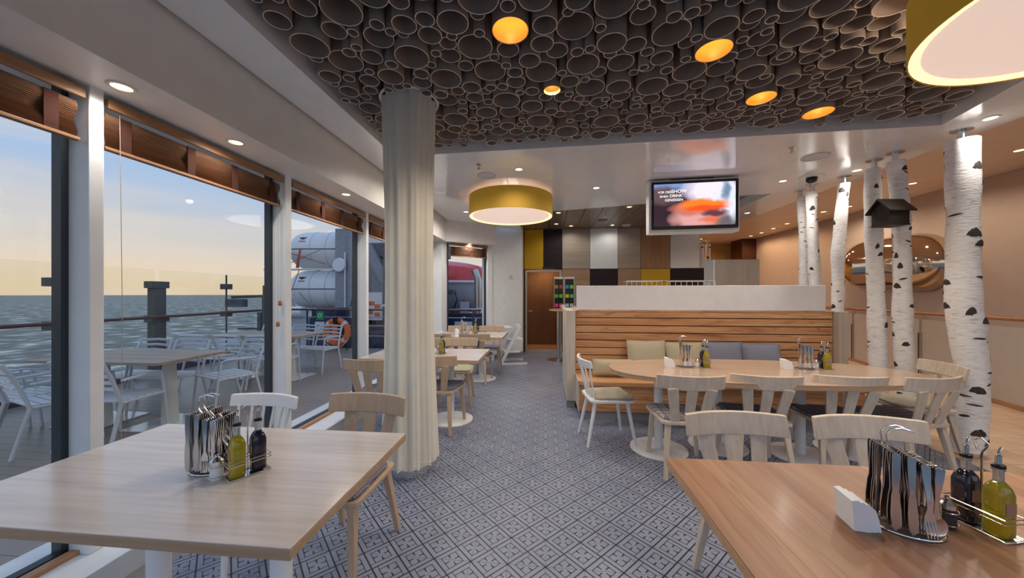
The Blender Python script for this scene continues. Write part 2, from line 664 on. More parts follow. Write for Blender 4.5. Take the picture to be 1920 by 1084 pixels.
M['canister'] = pmat('white_fibreglass', (.84, .86, .88), .4)
M['davit'] = pmat('grey_davit_paint', (.30, .32, .37), .5, noise=.12)
M['davit_dark'] = pmat('dark_grey_davit_paint', (.12, .125, .155), .5, noise=.2)
M['orange'] = pmat('orange_plastic', (.85, .16, .035), .5)
M['refl'] = pmat('silver_reflective_band', (.65, .68, .72), .4)
M['boatred'] = pmat('red_lifeboat_shell', (.78, .06, .06), .3, coat=.3)
M['boatgrey'] = pmat('grey_lifeboat_hull', (.50, .52, .58), .4)
M['green'] = pmat('green_sign', (.02, .35, .12), .5)
M['print_white'] = pmat('white_print', (.80, .80, .80), .6)
M['print_dark'] = pmat('dark_print', (.03, .03, .04), .6)
M['rope_red'] = pmat('red_rope', (.55, .10, .06), .8)
M['rope'] = pmat('grey_rope', (.22, .23, .25), .8)
M['oil'] = pmat('olive_oil', (.50, .44, .015), .05, trans=.6, coat=.5)
M['vinegar'] = pmat('dark_vinegar', (.012, .010, .022), .06, coat=.6)
M['clear'] = pmat('clear_bottle_glass', (.62, .66, .64), .04, trans=.75, coat=.3)
M['labelpaper'] = pmat('tan_paper_label', (.38, .22, .15), .8)
M['salt'] = pmat('salt', (.80, .79, .77), .6)
M['pepper'] = pmat('peppercorns', (.05, .035, .03), .8, noise=.5, nscale=200)
M['napkin'] = pmat('white_napkin', (.82, .83, .85), .9)
M['cork'] = pmat('dark_base_mat', (.13, .085, .06), .8)
M['plinth'] = pmat('grey_plinth', (.23, .24, .26), .45)
M['lightwood'] = wood('light_end_panel', (.50, .43, .36), (.62, .56, .50), 'z', .5, .4)
M['doorframe'] = pmat('aluminium_door_frame', (.48, .42, .35), .35, .6)
M['doorinside'] = wood('brown_service_room', (.20, .12, .065), (.30, .19, .11), 'z', .3, .6)
M['darkwood'] = wood('dark_red_wood', (.055, .014, .006), (.12, .035, .015), 'x', .6, .5)
M['highchair'] = pmat('white_high_chair', (.72, .75, .75), .4)


def sea_mat():
    m, nt, b = newmat('choppy_sea')
    tc = nd(nt, 'ShaderNodeTexCoord')
    def nz(sc_, det, st=(1, 1, 1)):
        mp = nd(nt, 'ShaderNodeMapping')
        mp.inputs['Scale'].default_value = st
        nt.links.new(tc.outputs['Object'], mp.inputs[0])
        n = nd(nt, 'ShaderNodeTexNoise')
        n.inputs['Scale'].default_value = sc_
        n.inputs['Detail'].default_value = det
        nt.links.new(mp.outputs[0], n.inputs['Vector'])
        return n.outputs['Fac']
    big = nz(.05, 6, (.8, 1.2, 1))
    c = ramp(nt, nz(.13, 6, (1, 1, 1)), [(.40, (.035, .065, .075)), (.50, (.085, .135, .14)), (.57, (.22, .28, .28)), (.63, (.70, .70, .64))])
    nt.links.new(c, b.inputs['Base Color'])
    b.inputs['Roughness'].default_value = .4
    b.inputs['Specular IOR Level'].default_value = .12
    bp = nd(nt, 'ShaderNodeBump')
    bp.inputs['Strength'].default_value = .9
    bp.inputs['Distance'].default_value = 1.6
    nt.links.new(big, bp.inputs['Height'])
    bp2 = nd(nt, 'ShaderNodeBump')
    bp2.inputs['Strength'].default_value = .6
    bp2.inputs['Distance'].default_value = .5
    nt.links.new(nz(.35, 6, (.7, 1.3, 1)), bp2.inputs['Height'])
    nt.links.new(bp.outputs[0], bp2.inputs['Normal'])
    nt.links.new(bp2.outputs[0], b.inputs['Normal'])
    return m


M['sea'] = sea_mat()

cam_d.clip_end = 20000
ZC = 2.90
# ================================================================== SETTING
# ---- tiled floor
floor = struct('floor', MB().box(-2.12, 3.56, -1.2, 8.6, -.08, -.0025), M['grout'])
T = .2


def tile_mesh(cells, name):
    vs, fs, uv = [], [], []
    g, h = .0008, .0022
    for (cx, cy) in cells:
        b = len(vs)
        o, i = T / 2 - g * .5, T / 2 - g * .5 - .0012
        for (r, z) in ((o, -.0024), (o, -h * .35), (i, 0)):
            for sx, sy in ((-1, -1), (1, -1), (1, 1), (-1, 1)):
                vs.append((cx + sx * r, cy + sy * r, z))
                uv.append((.5 + sx * r / T, .5 + sy * r / T))
        fs.append((b + 8, b + 9, b + 10, b + 11))
        for k in range(4):
            l = (k + 1) % 4
            fs.append((b + k, b + l, b + 4 + l, b + 4 + k))
            fs.append((b + 4 + k, b + 4 + l, b + 8 + l, b + 8 + k))
    me = bpy.data.meshes.new(name)
    me.from_pydata(vs, [], fs)
    me.materials.append(M['tile'])
    ul = me.uv_layers.new(name='UVMap')
    for lp in me.loops:
        ul.data[lp.index].uv = uv[lp.vertex_index]
    return me


cells = []
for i in range(-11, 18):
    for j in range(-6, 43):
        x, y = i * T + T / 2, .026 + j * T + T / 2
        if x - T / 2 < -2.13 or x + T / 2 > 3.62 or y + T / 2 > 8.63:
            continue
        cells.append((x, y))
cy_, sy_ = math.cos(math.atan(63 / 650)), math.sin(math.atan(63 / 650))


def cam_depth(x, y):
    X, Z = cy_ * x + sy_ * y, -sy_ * x + cy_ * y
    return X, Z


def floor_view(c):
    X, Z = cam_depth(*c)
    if Z < 1.2:
        return 1e9
    u, v = 650 * X / Z, 650 * 1.43 / Z
    if abs(u) > 1010 or v > 560:
        return 1e9
    # behind the two foreground tables
    pu, pv = u + 960, v + 552
    if pu < 540 and pv > 800 or (pu > 1300 and pv > 900) or pu > 1700:
        return 1e8 + Z
    return Z


cells.sort(key=floor_view)
tm = tile_mesh([(0, 0)], 'floor_tile')
for c in cells[:300]:
    o = bpy.data.objects.new('floor_tile', tm)
    col.objects.link(o)
    o.parent = floor
    o.location = (c[0], c[1], 0)
o = bpy.data.objects.new('floor_tile_field', tile_mesh(cells[300:], 'floor_tile_field'))
col.objects.link(o)
o.parent = floor
o['kind'] = 'stuff'

# ---- beige stone floor on the right
floor2 = struct('floor_stone', MB().box(3.56, 8.0, -1.2, 14.2, -.08, -.002), M['stone_joint'])
smh = {}
for r_ in range(0, 26):
    for c_ in range(0, 7):
        x0 = 3.58 + c_ * .6 - (.3 if r_ % 2 else 0)
        x1 = min(x0 + .6, 6.98)
        x0 = max(x0, 3.578)
        w = round(x1 - x0, 3)
        if w < .1:
            continue
        if w not in smh:
            smh[w] = MB().box(-w / 2 + .002, w / 2 - .002, -.148, .148, -.002, .002).mesh('stone_tile', M['stone'])
        o = bpy.data.objects.new('stone_tile', smh[w])
        col.objects.link(o)
        o.parent = floor2
        o.location = ((x0 + x1) / 2, .9 + .15 + r_ * .3, 0)
struct('trim_1', MB().box(3.545, 3.575, -1.2, 8.6, -.01, .004), M['brushed'])

# ---- ceiling slab (L-shaped ring around the pipe tray)
tl, tr0, tr1 = -1.60, (3.425, 3.36), (3.265, 2.704)
kx = (tr0[0] - tr1[0]) / (tr0[1] - tr1[1])
trx = lambda y: tr0[0] + (y - tr0[1]) * kx
TN = .55
slab = MB()
slab.prism([(-1.935, -1.2), (tl, -1.2), (tl, 3.56), (-1.935, 3.56)], ZC, 3.32)
slab.prism([(tl, -1.2), (3.93, -1.2), (3.93, TN), (tl, TN)], ZC, 3.32)
slab.prism([(trx(TN), TN), (3.93, TN), (3.93, 3.36), tr0], ZC, 3.32)
slab.prism([(-1.935, 3.56), (tl, 3.56), tr0, (3.93, 3.36), (3.93, 13.4), (3.28, 13.4), (3.28, 5.40), (2.9, 5.49), (1.66, 5.81), (.16, 6.17),
            (-.54, 6.34), (-.54, 8.0), (-.95, 7.64), (-1.935, 6.78)], ZC, 3.32)
struct('ceiling', slab, M['slab'], smooth=False)
tray = MB()
tray.prism([(tl, TN), (trx(TN), TN), tr0, (tl, 3.56)], 3.32, 3.36)
struct('ceiling_tray', tray, M['tray'], smooth=False)

# ---- brown plank ceiling at the back
cb = struct('ceiling_back', MB().box(-.6, 3.28, 5.3, 8.62, 3.06, 3.1), M['black_gap'])
x = -.56
k = 0
while x < 3.2:
    w = min(.318, 3.275 - x)
    o = MB().box(-w / 2, w / 2, -1.65, 1.65, -.012, .012).build('ceiling_plank', M['brownplank'], cb)
    o.location = (x + w / 2, 6.96, 3.045)
    x += .328
# ---- beige plank ceiling on the right
cr_ = struct('ceiling_right', MB().box(3.93, 7.1, -1.2, 14.2, 3.315, 3.36), M['stone_joint'])
pm = MB().box(-1.53, 1.53, -.163, .163, -.012, .012).mesh('ceiling_plank', M['tan_ceiling'])
for k in range(46):
    o = bpy.data.objects.new('ceiling_plank', pm)
    col.objects.link(o)
    o.parent = cr_
    o.location = (5.46, -1.0 + k * .329, 3.303)

# ---- soffit over the windows (two runs), dark shadow gap above
B0 = Vector((-2.05, 6.85, 0))
bd = Vector((.753, .658, 0)).normalized()
bn = Vector((bd.y, -bd.x, 0))


def bay(s_, n_, z=0):
    return B0 + bd * s_ + bn * n_ + Vector((0, 0, z))


c1 = (-1.96, 6.70)
s_end = bay(1.08, .30)
b_in = [(-1.96, -1.2), c1, (s_end.x, s_end.y)]
b_out = [(bay(1.08, -.3).x, bay(1.08, -.3).y), (-2.32, 7.05), (-2.62, 6.9), (-2.62, -1.2)]
struct('trim_2', MB().prism(b_in + b_out, 2.48, 3.0), M['soffit'], smooth=False)
struct('trim_3', MB().prism([(-1.98, -1.2), (-1.925, -1.2), (-1.925, 6.72), (-.9, 7.6), (-.93, 7.66), (-1.98, 6.75)], 2.955, 2.985), M['black_gap'], smooth=False)

# ---- walls
wl = MB()
p0, p1 = bay(1.08, .0), bay(2.006, 0)
q0, q1 = bay(1.08, -.2), bay(2.006, -.2)
wl.prism([(p0.x, p0.y), (p1.x, p1.y), (-.56, 8.62), (-.9, 8.62), (q0.x, q0.y)], 0, 3.05)
struct('wall_left', wl, M['offwhite'], smooth=False)
struct('baseboard_left', MB().bar(bay(1.1, .006, .045), bay(2.0, .006, .045), .012, .09, side=tuple(bn)), M['plinth'])
struct('wall_return', MB().box(-.565, -.535, 8.17, 8.6, 0, 3.05), M['beechpanel'])
wb = MB()
wb.box(-.6, 3.632, 8.6, 8.72, 2.05, 3.2)
wb.box(.40, 3.86, 8.6, 8.72, 0, 2.05)
wb.box(-.6, -.51, 8.6, 8.72, 0, 2.05)
wall_back = struct('wall_back', wb, M['black_gap'])
ex = [-.527, -.052, .404, 1.075, 1.735, 2.273, 2.952, 3.621]
tops = ['yellow', 'plum', 'greywood', 'offwhite', 'greywood', 'brownpanel', 'offwhite']
bots = [None, None, 'beechpanel', 'plum', 'beechpanel', 'yellow', 'plum']
labs = {'yellow': 'mustard yellow panel', 'plum': 'dark plum wood panel', 'greywood': 'grey oak panel', 'offwhite': 'white panel', 'beechpanel': 'beech panel',
        'brownpanel': 'brown upright-grain wood panel'}
for i in range(7):
    w = ex[i + 1] - ex[i]
    for row, mk in ((0, tops[i]), (1, bots[i])):
        if mk is None:
            continue
        z0, z1 = ((2.05, 3.03), (1.06, 2.045))[row]
        x1 = ex[i + 1] + (.22 if (row and i == 6) else 0)
        ww = x1 - ex[i]
        o = MB().box(-ww / 2 + .004, ww / 2 - .004, -.03, 0, -(z1 - z0) / 2 + .003, (z1 - z0) / 2 - .003).build('wall_panel', M[mk], wall_back, bev=.002)
        o.location = (ex[i] + ww / 2, 8.6, (z0 + z1) / 2)
        o['label'] = labs[mk]
# service room behind the glass door
struct('wall_service', MB().box(-.9, .9, 9.9, 9.95, 0, 2.4).box(-.9, -.85, 8.72, 9.9, 0, 2.4).box(.85, .9, 8.72, 9.9, 0, 2.4).box(-.9, .9, 8.72, 9.95, 2.36, 2.4), M['doorinside'])
struct('floor_service', MB().box(-.9, .9, 8.6, 9.95, -.05, -.001), M['stone'])
door = empty('door_1', (-.06, 8.62, 0), label='bronze glass door in an aluminium frame', kind='structure')
MB().box(-.445, -.395, -.03, .03, 0, 2.03).box(.395, .445, -.03, .03, 0, 2.03).box(-.395, .395, -.03, .03, 1.98, 2.03).box(-.395, .395, -.03, .03, 0, .07).build('door_frame', M['doorframe'], door, bev=.003)
MB().box(-.395, .395, -.008, .008, .07, 1.98).build('door_pane', M['doorglass'], door)
MB().tube([(-.36, -.03, 1.02), (-.36, -.075, 1.02), (-.26, -.075, 1.02)], .01, 8).build('door_handle', M['brushed'], door)
MB().box(-.02, .28, -.07, -.03, 2.045, 2.10).build('door_closer', M['black'], door, bev=.004)

struct('wall_right', MB().box(7.0, 7.12, -1.2, 13.2, 0, 3.33), M['tan'])
struct('wall_far', MB().box(3.0, 7.6, 13.4, 13.52, 0, 3.4), M['ochre'])
col_ = MB().box(6.55, 7.02, 12.3, 13.0, 0, 3.3)
struct('trim_4', col_, M['darkwood'])

# ---- window wall on the left
struct('trim_5', MB().box(-2.62, -2.12, -1.2, 6.75, -.05, .12), M['frame'], bev=.004, label='white window sill ledge')
struct('trim_6', MB().box(-2.385, -2.335, -1.2, 6.7, .12, .142), M['silltrim'], bev=.003, label='brown wood strip along the window sill')
mull = [(.12, .19), (1.528, 1.587), (2.844, 2.92), (4.23, 4.29), (5.56, 5.62)]
struct('trim_7', MB().prism([tuple(bay(-.12, .16).xy), tuple(bay(.07, .0).xy), tuple(bay(.07, -.13).xy), (-2.42, 6.95), (-2.42, 6.66), (-2.28, 6.66)], .0, 2.5), M['frame'], label='white corner window post')
wins = []
edges = [(-1.2, mull[0][0])] + [(mull[i][1], mull[i + 1][0]) for i in range(4)] + [(mull[4][1], 6.66)]
for i, (y0, y1) in enumerate(edges):
    w = empty('window_%d' % (i + 1), (-2.4, (y0 + y1) / 2, .12), kind='structure')
    h = (y1 - y0) / 2
    MB().box(-.004, .004, -h - .01, h + .01, .0, 2.36).build('window_pane', M['glass'], w)
    g = MB()
    g.box(-.055, -.0, -h - .02, -h + .012, 0, 2.36).box(-.055, -.0, h - .028, h + .02, 0, 2.36).box(-.05, 0, -h, h, 0, .02)
    g.build('window_gasket', M['gasket'], w)
    if i > 0:
        ya, yb = mull[i - 1]
        m_ = MB().box(-.015, .12, ya - (y0 + y1) / 2, yb - (y0 + y1) / 2, 0, 2.38)
        m_.build('window_mullion', M['frame'], w, bev=.004)
wb2 = empty('window_7', tuple(bay(.55, -.04)), math.atan2(bd.y, bd.x), kind='structure')
MB().box(-.46, .44, -.004, .004, .12, 2.48).build('window_pane', M['glass'], wb2)
MB().box(.44, .56, -.12, .12, 0, 2.5).build('window_mullion', M['frame'], wb2, bev=.004)
MB().box(.415, .44, -.05, .0, .12, 2.48).box(-.48, -.455, -.05, 0, .12, 2.48).build('window_gasket', M['gasket'], wb2)
MB().box(-.6, .56, -.2, .12, -.05, .12).build('window_sill', M['frame'], wb2)

# ---- sea + deck
o = MB().add([(-9000, -9000, -16), (9000, -9000, -16), (9000, 9000, -16), (-9000, 9000, -16)], [(0, 1, 2, 3)]).build('sea', M['sea'])
tag(o, 'choppy grey-green sea stretching to the horizon', 'sea', kind='stuff')
rail_x = lambda y: -6.72 - .106 * (y - 3.78)
deck = MB().prism([(-2.62, -2), (-2.62, 7.1), (-1.2, 8.4), (-1.2, 8.8), (rail_x(8.8), 8.8), (rail_x(-2), -2)], -.16, -.006)
deck = struct('deck', deck, M['kerb'], smooth=False)
plk = {}
for k in range(86):
    y = -1.1 + k * .121
    if y > 8.75:
        break
    x0 = rail_x(y) + .03
    x1 = -2.63 if y < 7.0 else -2.63 + (y - 7.0) * .9
    w = x1 - x0
    o = MB().box(-w / 2, w / 2, -.059, .059, -.01, .0).build('deck_plank', M['deck'], deck)
    o.location = ((x0 + x1) / 2, y, 0)
kb = MB()
kb.bar((rail_x(-2), -2, .03), (rail_x(8.6), 8.6, .03), .1, .2, side=(1, 0, 0))
struct('trim_8', kb, M['kerb'], label='dark kerb along the deck edge')

# ================================================================== CEILING OBJECTS
def light(kind, loc, power, color, parent=None, size=.05, spot=None, blend=.6, rot=None, name='lamp_light'):
    d = bpy.data.lights.new(name, kind)
    d.energy = power
    d.color = color
    if kind == 'SPOT':
        d.spot_size = R(spot)
        d.spot_blend = blend
        d.shadow_soft_size = size
    elif kind == 'POINT':
        d.shadow_soft_size = size
    else:
        d.shape = 'DISK'
        d.size = size
    o = bpy.data.objects.new(name, d)
    col.objects.link(o)
    if parent:
        o.parent = parent
    o.location = loc
    if rot:
        o.rotation_euler = rot
    return o


# ---- the pipes
pipe_root = empty('pipe_ceiling', (0, 0, 3.30), label='suspended ceiling feature of brown cardboard pipes of mixed width', cat='ceiling feature')
lampspots = [(-.2, 1.966), (.047, 2.569), (1.032, 2.249), (1.643, 2.828), (2.247, 3.103)]
lamprad = [.105, .062, .105, .10, .105]
pts = [(x, y, r, 'L') for (x, y), r in zip(lampspots, lamprad)]
colx, coly = -1.107, 2.74
grid = {}


def gadd(p):
    grid.setdefault((int(p[0] // .25), int(p[1] // .25)), []).append(p)


def free(x, y, r):
    if x - r < tl + .03 or y - r < .75 or x + r > trx(y) - .05 or y + r > 3.56 - (x - tl) * .0398 - .05:
        return False
    if (x - colx) ** 2 + (y - coly) ** 2 < (.235 + r) ** 2:
        return False
    gx, gy = int(x // .25), int(y // .25)
    for i in (-1, 0, 1):
        for j in (-1, 0, 1):
            for p in grid.get((gx + i, gy + j), ()):
                if (p[0] - x) ** 2 + (p[1] - y) ** 2 < (p[2] + r + .002) ** 2:
                    return False
    return True


for p in pts:
    gadd(p)
for r, cnt, tries in ((.108, 58, 2600), (.088, 70, 3000), (.070, 120, 5000), (.054, 260, 9000), (.042, 420, 20000), (.033, 700, 36000)):
    got = 0
    for _ in range(tries):
        x, y = random.uniform(tl, 3.4), random.uniform(.75, 3.55)
        if free(x, y, r):
            p = (x, y, r, '')
            pts.append(p)
            gadd(p)
            got += 1
            if got >= cnt:
                break


def pipe_geo(mb, mbr, r, L, c=(0, 0, 0), n=20):
    t = .0045
    mb.lathe([(r - t, L), (r - t, .002)], n, c, caps=False)
    mb.v, k = mb.v, 0
    mb.lathe([(r, .002), (r, L)], n, c, caps=False)
    mbr.lathe([(r - t, .0025), (r - t + .0008, 0), (r - .0008, 0), (r, .0025)], n, c, caps=False)


pmesh = {}


def pipe_mesh(r, L):
    if (r, L) not in pmesh:
        a, b = MB(), MB()
        pipe_geo(a, b, r, L)
        k = len(a.f)
        a.add(b.v, b.f)
        me = a.mesh('pipe', M['pipe'], ang=50)
        me.materials.append(M['piperim'])
        for p in me.polygons:
            if p.index >= k:
                p.material_index = 1
        # flip inner wall normals are irrelevant for shading (two sided)
        pmesh[(r, L)] = me
    return pmesh[(r, L)]


def pipe_view(p):
    X, Z = cam_depth(p[0], p[1])
    if Z < 1.45:
        return 1e9
    v = 552 - 650 * 1.53 / Z
    u = 960 + 650 * X / Z
    if v < -60 or u < 380 or u > 1960:
        return 1e9
    return -p[2] / Z


rest = []
pts_ = [p for p in pts if p[3] != 'L']
pts_.sort(key=pipe_view)
for i, p in enumerate(pts_):
    z = random.choice((2.925, 2.94, 2.955, 2.965, 2.98))
    if i < 295:
        o = bpy.data.objects.new('pipe', pipe_mesh(p[2], .36))
        col.objects.link(o)
        o.parent = pipe_root
        o.location = (p[0], p[1], z - 3.30)
    else:
        rest.append((p, z))
a, b = MB(), MB()
for p, z in rest:
    pipe_geo(a, b, p[2], .36, (p[0], p[1], z - 3.30), 14)
k = len(a.f)
a.add(b.v, b.f)
o = a.build('pipe_field', M['pipe'], pipe_root, ang=50)
o.data.materials.append(M['piperim'])
for f in o.data.polygons:
    if f.index >= k:
        f.material_index = 1
o['kind'] = 'stuff'
lab5 = ['glowing amber pipe lamp nearest the camera, left of centre', 'small glowing amber pipe lamp near the curtained column', 'glowing amber pipe lamp between the television and the near drum lamp',
        'glowing amber pipe lamp fourth from the left in the pipe ceiling', 'rightmost glowing amber pipe lamp above the birch trunks']
for (x, y), r, lb in zip(lampspots, lamprad, lab5):
    e = empty('pipe_downlight', (x, y, 2.93), label=lb, cat='lamp', group='lamps inside the ceiling pipes')
    t = .005
    MB().lathe([(r, 0), (r, .37)], 28, caps=False).build('pipe_shell', M['pipe'], e)
    MB().lathe([(r - t, .37), (r - t, .003), (r - t / 2, 0), (r, .003)], 28, caps=False).build('pipe_lining', M['amber'], e)
    MB().lathe([(.001, .20), (r * .45, .20), (r * .45, .22), (.001, .22)], 20).build('bulb', M['amberbulb'], e)
    MB().lathe([(r * .45, .205), (r - t, .205), (r - t, .21), (r * .45, .21)], 20, caps=False).build('baffle', M['amber'], e)
    light('SPOT', (0, 0, .02), W_PIPE * 9, (1, .84, .66), e, .04, 130)
    light('POINT', (0, 0, .10), .22 * (r / .1) ** 2, (1, .62, .24), e, .02)

# ---- recessed downlights
_dl = {}


def downlight(x, y, z, label, group, power, color=WARM, r=.048, mat='bulb', spot=165):
    e = empty('downlight', (x, y, z), label=label, cat='downlight', group=group)
    key = (r, mat)
    if key not in _dl:
        _dl[key] = (MB().lathe([(r * .80, -.001), (r * .85, -.007), (r * 1.12, -.006), (r * 1.2, -.001)], 24, caps=False).mesh('trim_ring', M['ringwhite']),
                    MB().lathe([(.001, -.0035), (r * .8, -.0035), (r * .8, .001), (.001, .001)], 24).mesh('lens', M[mat]))
    for nm, me in zip(('trim_ring', 'lens'), _dl[key]):
        o = bpy.data.objects.new(nm, me)
        col.objects.link(o)
        o.parent = e
    light('SPOT', (0, 0, -.02), power, color, e, .045, spot)
    return e


for (x, y), lb in zip([(-2.13, 1.552), (-2.123, 2.192), (-2.079, 3.446), (-2.05, 4.8)], ['nearest round downlight in the window soffit, beside the first mullion', 'second round downlight in the window soffit',
                                                                                      'third round downlight in the window soffit, left of the curtain', 'downlight in the window soffit hidden behind the curtain']):
    downlight(x, y, 2.48, lb, 'downlights in the window soffit', W_SOFFIT)
downlight(-2.03, 5.927, 2.48, 'downlight in the soffit just right of the curtain', 'downlights in the window soffit', W_SOFFIT)
downlight(-1.568, 7.143 - .05, 2.48, 'downlight over the angled far window', 'downlights in the window soffit', W_SOFFIT)
for x, y, lb in [(-.311, 4.055, 'white ceiling downlight above the far drum lamp'), (.695, 4.867, 'white ceiling downlight between drum lamp and television'), (-1.424, 4.11, 'white ceiling downlight beside the curtain top'),
                 (-1.407, 6.057, 'white ceiling downlight left of the far drum lamp'), (3.667, 4.476, 'white ceiling downlight beside the third birch trunk'), (3.057, 4.803, 'white ceiling downlight right of the television'),
                 (3.687, 3.258, 'white ceiling downlight above the nearest birch trunk'), (3.62, 6.631, 'white ceiling downlight low beside the television corner')]:
    downlight(x, y, ZC, lb, 'downlights in the white ceiling', W_SLAB, mat='bulb_white')
for i, (x, y) in enumerate([(6.085, 5.081), (6.12, 6.43), (6.389, 7.986), (6.23, 8.449), (6.319, 9.765), (6.392, 10.442), (6.485, 11.134), (6.504, 11.714)]):
    downlight(x, y, 3.291, 'warm downlight number %s from the camera along the tan wall' % ['one', 'two', 'three', 'four', 'five', 'six', 'seven', 'eight'][i], 'warm downlights along the tan wall', W_RIGHT if i < 3 else 13, WARMER if i > 3 else (1, .80, .60), r=.06)
for (x, y), lb in zip([(.25, 6.853), (.241, 7.939), (.592, 8.2), (1.537, 8.2), (1.525, 6.519)], ['downlight at the near left of the brown plank ceiling', 'downlight above the glass door in the brown ceiling',
                                                                                          'downlight above the first grey oak wall panel', 'downlight above the second grey oak wall panel', 'downlight at the near edge of the brown plank ceiling']):
    downlight(x, y, 3.033, lb, 'downlights in the brown plank ceiling', W_BROWN, r=.05)
# lamps of the far part of the corridor, past the back wall
for x, y, lb in ((4.6, 10.4, 'in the near part'), (5.2, 12.2, 'by the dark wood column'), (3.6, 12.0, 'at the far left end')):
    downlight(x, y, ZC if x < 3.93 else 3.291, 'warm downlight ' + lb + ' of the passage behind the bar', 'warm downlights in the far passage', 34, WARMER)

downlight(0.0, 9.3, 2.358, 'added unseen downlight brightening the room behind the glass door', 'downlights added behind the glass door', 60, WARMER)  # unseen lamp, added so the door glass does not go black
# ---- speakers, sprinklers, smoke detectors, dome camera
for x, y, z, r, mk, lb in [(-.728, 4.234, ZC, .115, 'grille', 'round white speaker grille above the far drum lamp'), (2.864, 3.998, ZC, .125, 'grille', 'round white speaker grille near the birch trunks'),
                           (1.226, 7.636, 3.033, .11, 'grille_brown', 'round brown speaker grille in the plank ceiling')]:
    e = empty('ceiling_speaker', (x, y, z), label=lb, cat='speaker')
    MB().lathe([(r, 0), (r, -.006), (r * .96, -.008), (r * .9, -.005)], 32, caps=False).build('speaker_ring', M[mk], e)
    MB().lathe([(.001, -.006), (r * .92, -.004), (r * .92, 0), (.001, 0)], 32).build('speaker_grille', M[mk], e)
for x, y, z, lb in [(-.75, 3.862, ZC, 'chrome sprinkler head left of the drum lamp'), (2.458, 3.729, ZC, 'chrome sprinkler head in front of the birch trunks'), (1.2, 7.1, 3.033, 'sprinkler head in the brown plank ceiling'), (5.35, 6.1, 3.291, 'sprinkler head in the beige ceiling behind the trunks')]:
    e = empty('sprinkler', (x, y, z), label=lb, cat='sprinkler')
    MB().lathe([(.03, 0), (.03, -.006), (.01, -.008), (.008, -.035), (.003, -.04)], 14).build('sprinkler_body', M['steel_dark'], e)
    MB().lathe([(.001, -.052), (.022, -.05), (.022, -.047), (.001, -.046)], 14).tube([(.02, 0, -.02), (.02, 0, -.048)], .002, 5).tube([(-.02, 0, -.02), (-.02, 0, -.048)], .002, 5).build('deflector', M['steel_dark'], e)
e = empty('dome_camera', (3.304, 4.664, ZC), label='dome camera with black bubble behind the fifth trunk', cat='camera')
MB().lathe([(.13, 0), (.12, -.012), (.05, -.014)], 24).build('ceiling_plate', M['ringwhite'], e)
MB().ell((0, 0, -.035), .06, .06, .05).build('dome', M['black'], e)
e = empty('smoke_detector', (1.852, 8.2, 3.033), label='white round smoke detector over the back wall', cat='smoke detector')
MB().lathe([(.1, 0), (.1, -.015), (.07, -.035), (.001, -.04)], 24).build('detector_body', M['ringwhite'], e)
MB().lathe([(.075, -.028), (.08, -.034), (.07, -.038)], 24, caps=False).build('detector_ring', M['grille'], e)
e = empty('smoke_detector', (4.9, 6.3, 3.291), label='white smoke detector in the beige ceiling behind the birch trunks', cat='smoke detector')
MB().lathe([(.08, 0), (.08, -.015), (.055, -.03), (.001, -.035)], 24).build('detector_body', M['ringwhite'], e)
MB().lathe([(.02, -.03), (.02, -.05), (.001, -.052)], 12).build('sensor', M['black'], e)


# ---- drum lamps
def drum(x, y, label, power):
    e = empty('drum_pendant_lamp', (x, y, 2.566), label=label, cat='lamp', group='mustard drum lamps')
    r, h = .61, .284
    MB().lathe([(r - .006, .002), (r - .006, h), (r, h), (r, .0), (r - .003, -.003)], 72, caps=False).build('lamp_shade', M['fabric_yellow'], e)
    MB().lathe([(r - .045, .012), (r - .006, .002), (r - .006, .004), (r - .045, .016)], 72, caps=False).build('glow_rim', M['rimglow'], e)
    MB().lathe([(.001, .013), (r - .045, .013), (r - .045, .022), (.001, .022)], 72).build('diffuser', M['diffuser'], e)
    MB().lathe([(r - .03, h), (r - .005, h), (r - .005, h + .004), (r - .03, h + .004)], 72, caps=False).build('shade_ring', M['white'], e)
    MB().box(-.58, .58, -.006, .006, h - .01, h).box(-.006, .006, -.58, .58, h - .01, h).build('spider_frame', M['white'], e)
    for i in range(3):
        t = i * 2.094
        MB().tube([(.3 * math.cos(t), .3 * math.sin(t), h - .005), (.3 * math.cos(t), .3 * math.sin(t), 2.9 - 2.566 + (.0 if y > 3.6 else .4))], .002, 5).build('suspension_wire', M['steel'], e)
    light('AREA', (0, 0, -.01), power, (1, .90, .80), e, 1.1)
    light('POINT', (0, 0, .2), 8 if y < 3 else .4, (1, .84, .66), e, .12)


drum(-.51, 5.08, 'round mustard drum lamp hanging over the window tables in the distance', W_DRUM * .5)
drum(2.25, 1.51, 'large mustard drum lamp cut off at the top right corner', W_DRUM * .6)

# ================================================================== CURTAINED COLUMN
e = empty('mirror_column', (colx, coly, 0), label='round column with a mirrored steel plinth inside the curtain', cat='column')
MB().lathe([(.178, 0), (.178, .15), (.172, .155)], 64).build('plinth', M['mirror_base'], e)
MB().lathe([(.13, .15), (.13, 3.3)], 32).build('shaft', M['white'], e)
MB().tube([(.225 * math.cos(t * math.pi / 24), .225 * math.sin(t * math.pi / 24), 3.005) for t in range(48)], .012, 8, closed=True).build('curtain_rail', M['white'], e)
nf = 11
rings = []
NA, NZ = 208, 30
for i in range(NZ + 1):
    f = i / NZ
    z = .085 + f * 2.915
    base = .212 - .036 * math.sin(f * math.pi) - .008 * f
    amp = .027 - .012 * f
    ring = []
    for k in range(NA):
        t = 2 * math.pi * k / NA
        tw = t + .25 * (1 - f) * math.sin(t * 1.0 + 1)
        w = math.sin(nf * tw + .9 * math.sin(3 * t)) + .35 * math.sin(nf * 2 * tw + 1.3 + f)
        rr = base + amp * w * .8
        zz = z + (.012 * math.sin(nf * tw) if i == 0 else 0)
        ring.append((rr * math.cos(t), rr * math.sin(t), zz))
    rings.append(ring)
m = MB().loft(rings, caps=False)
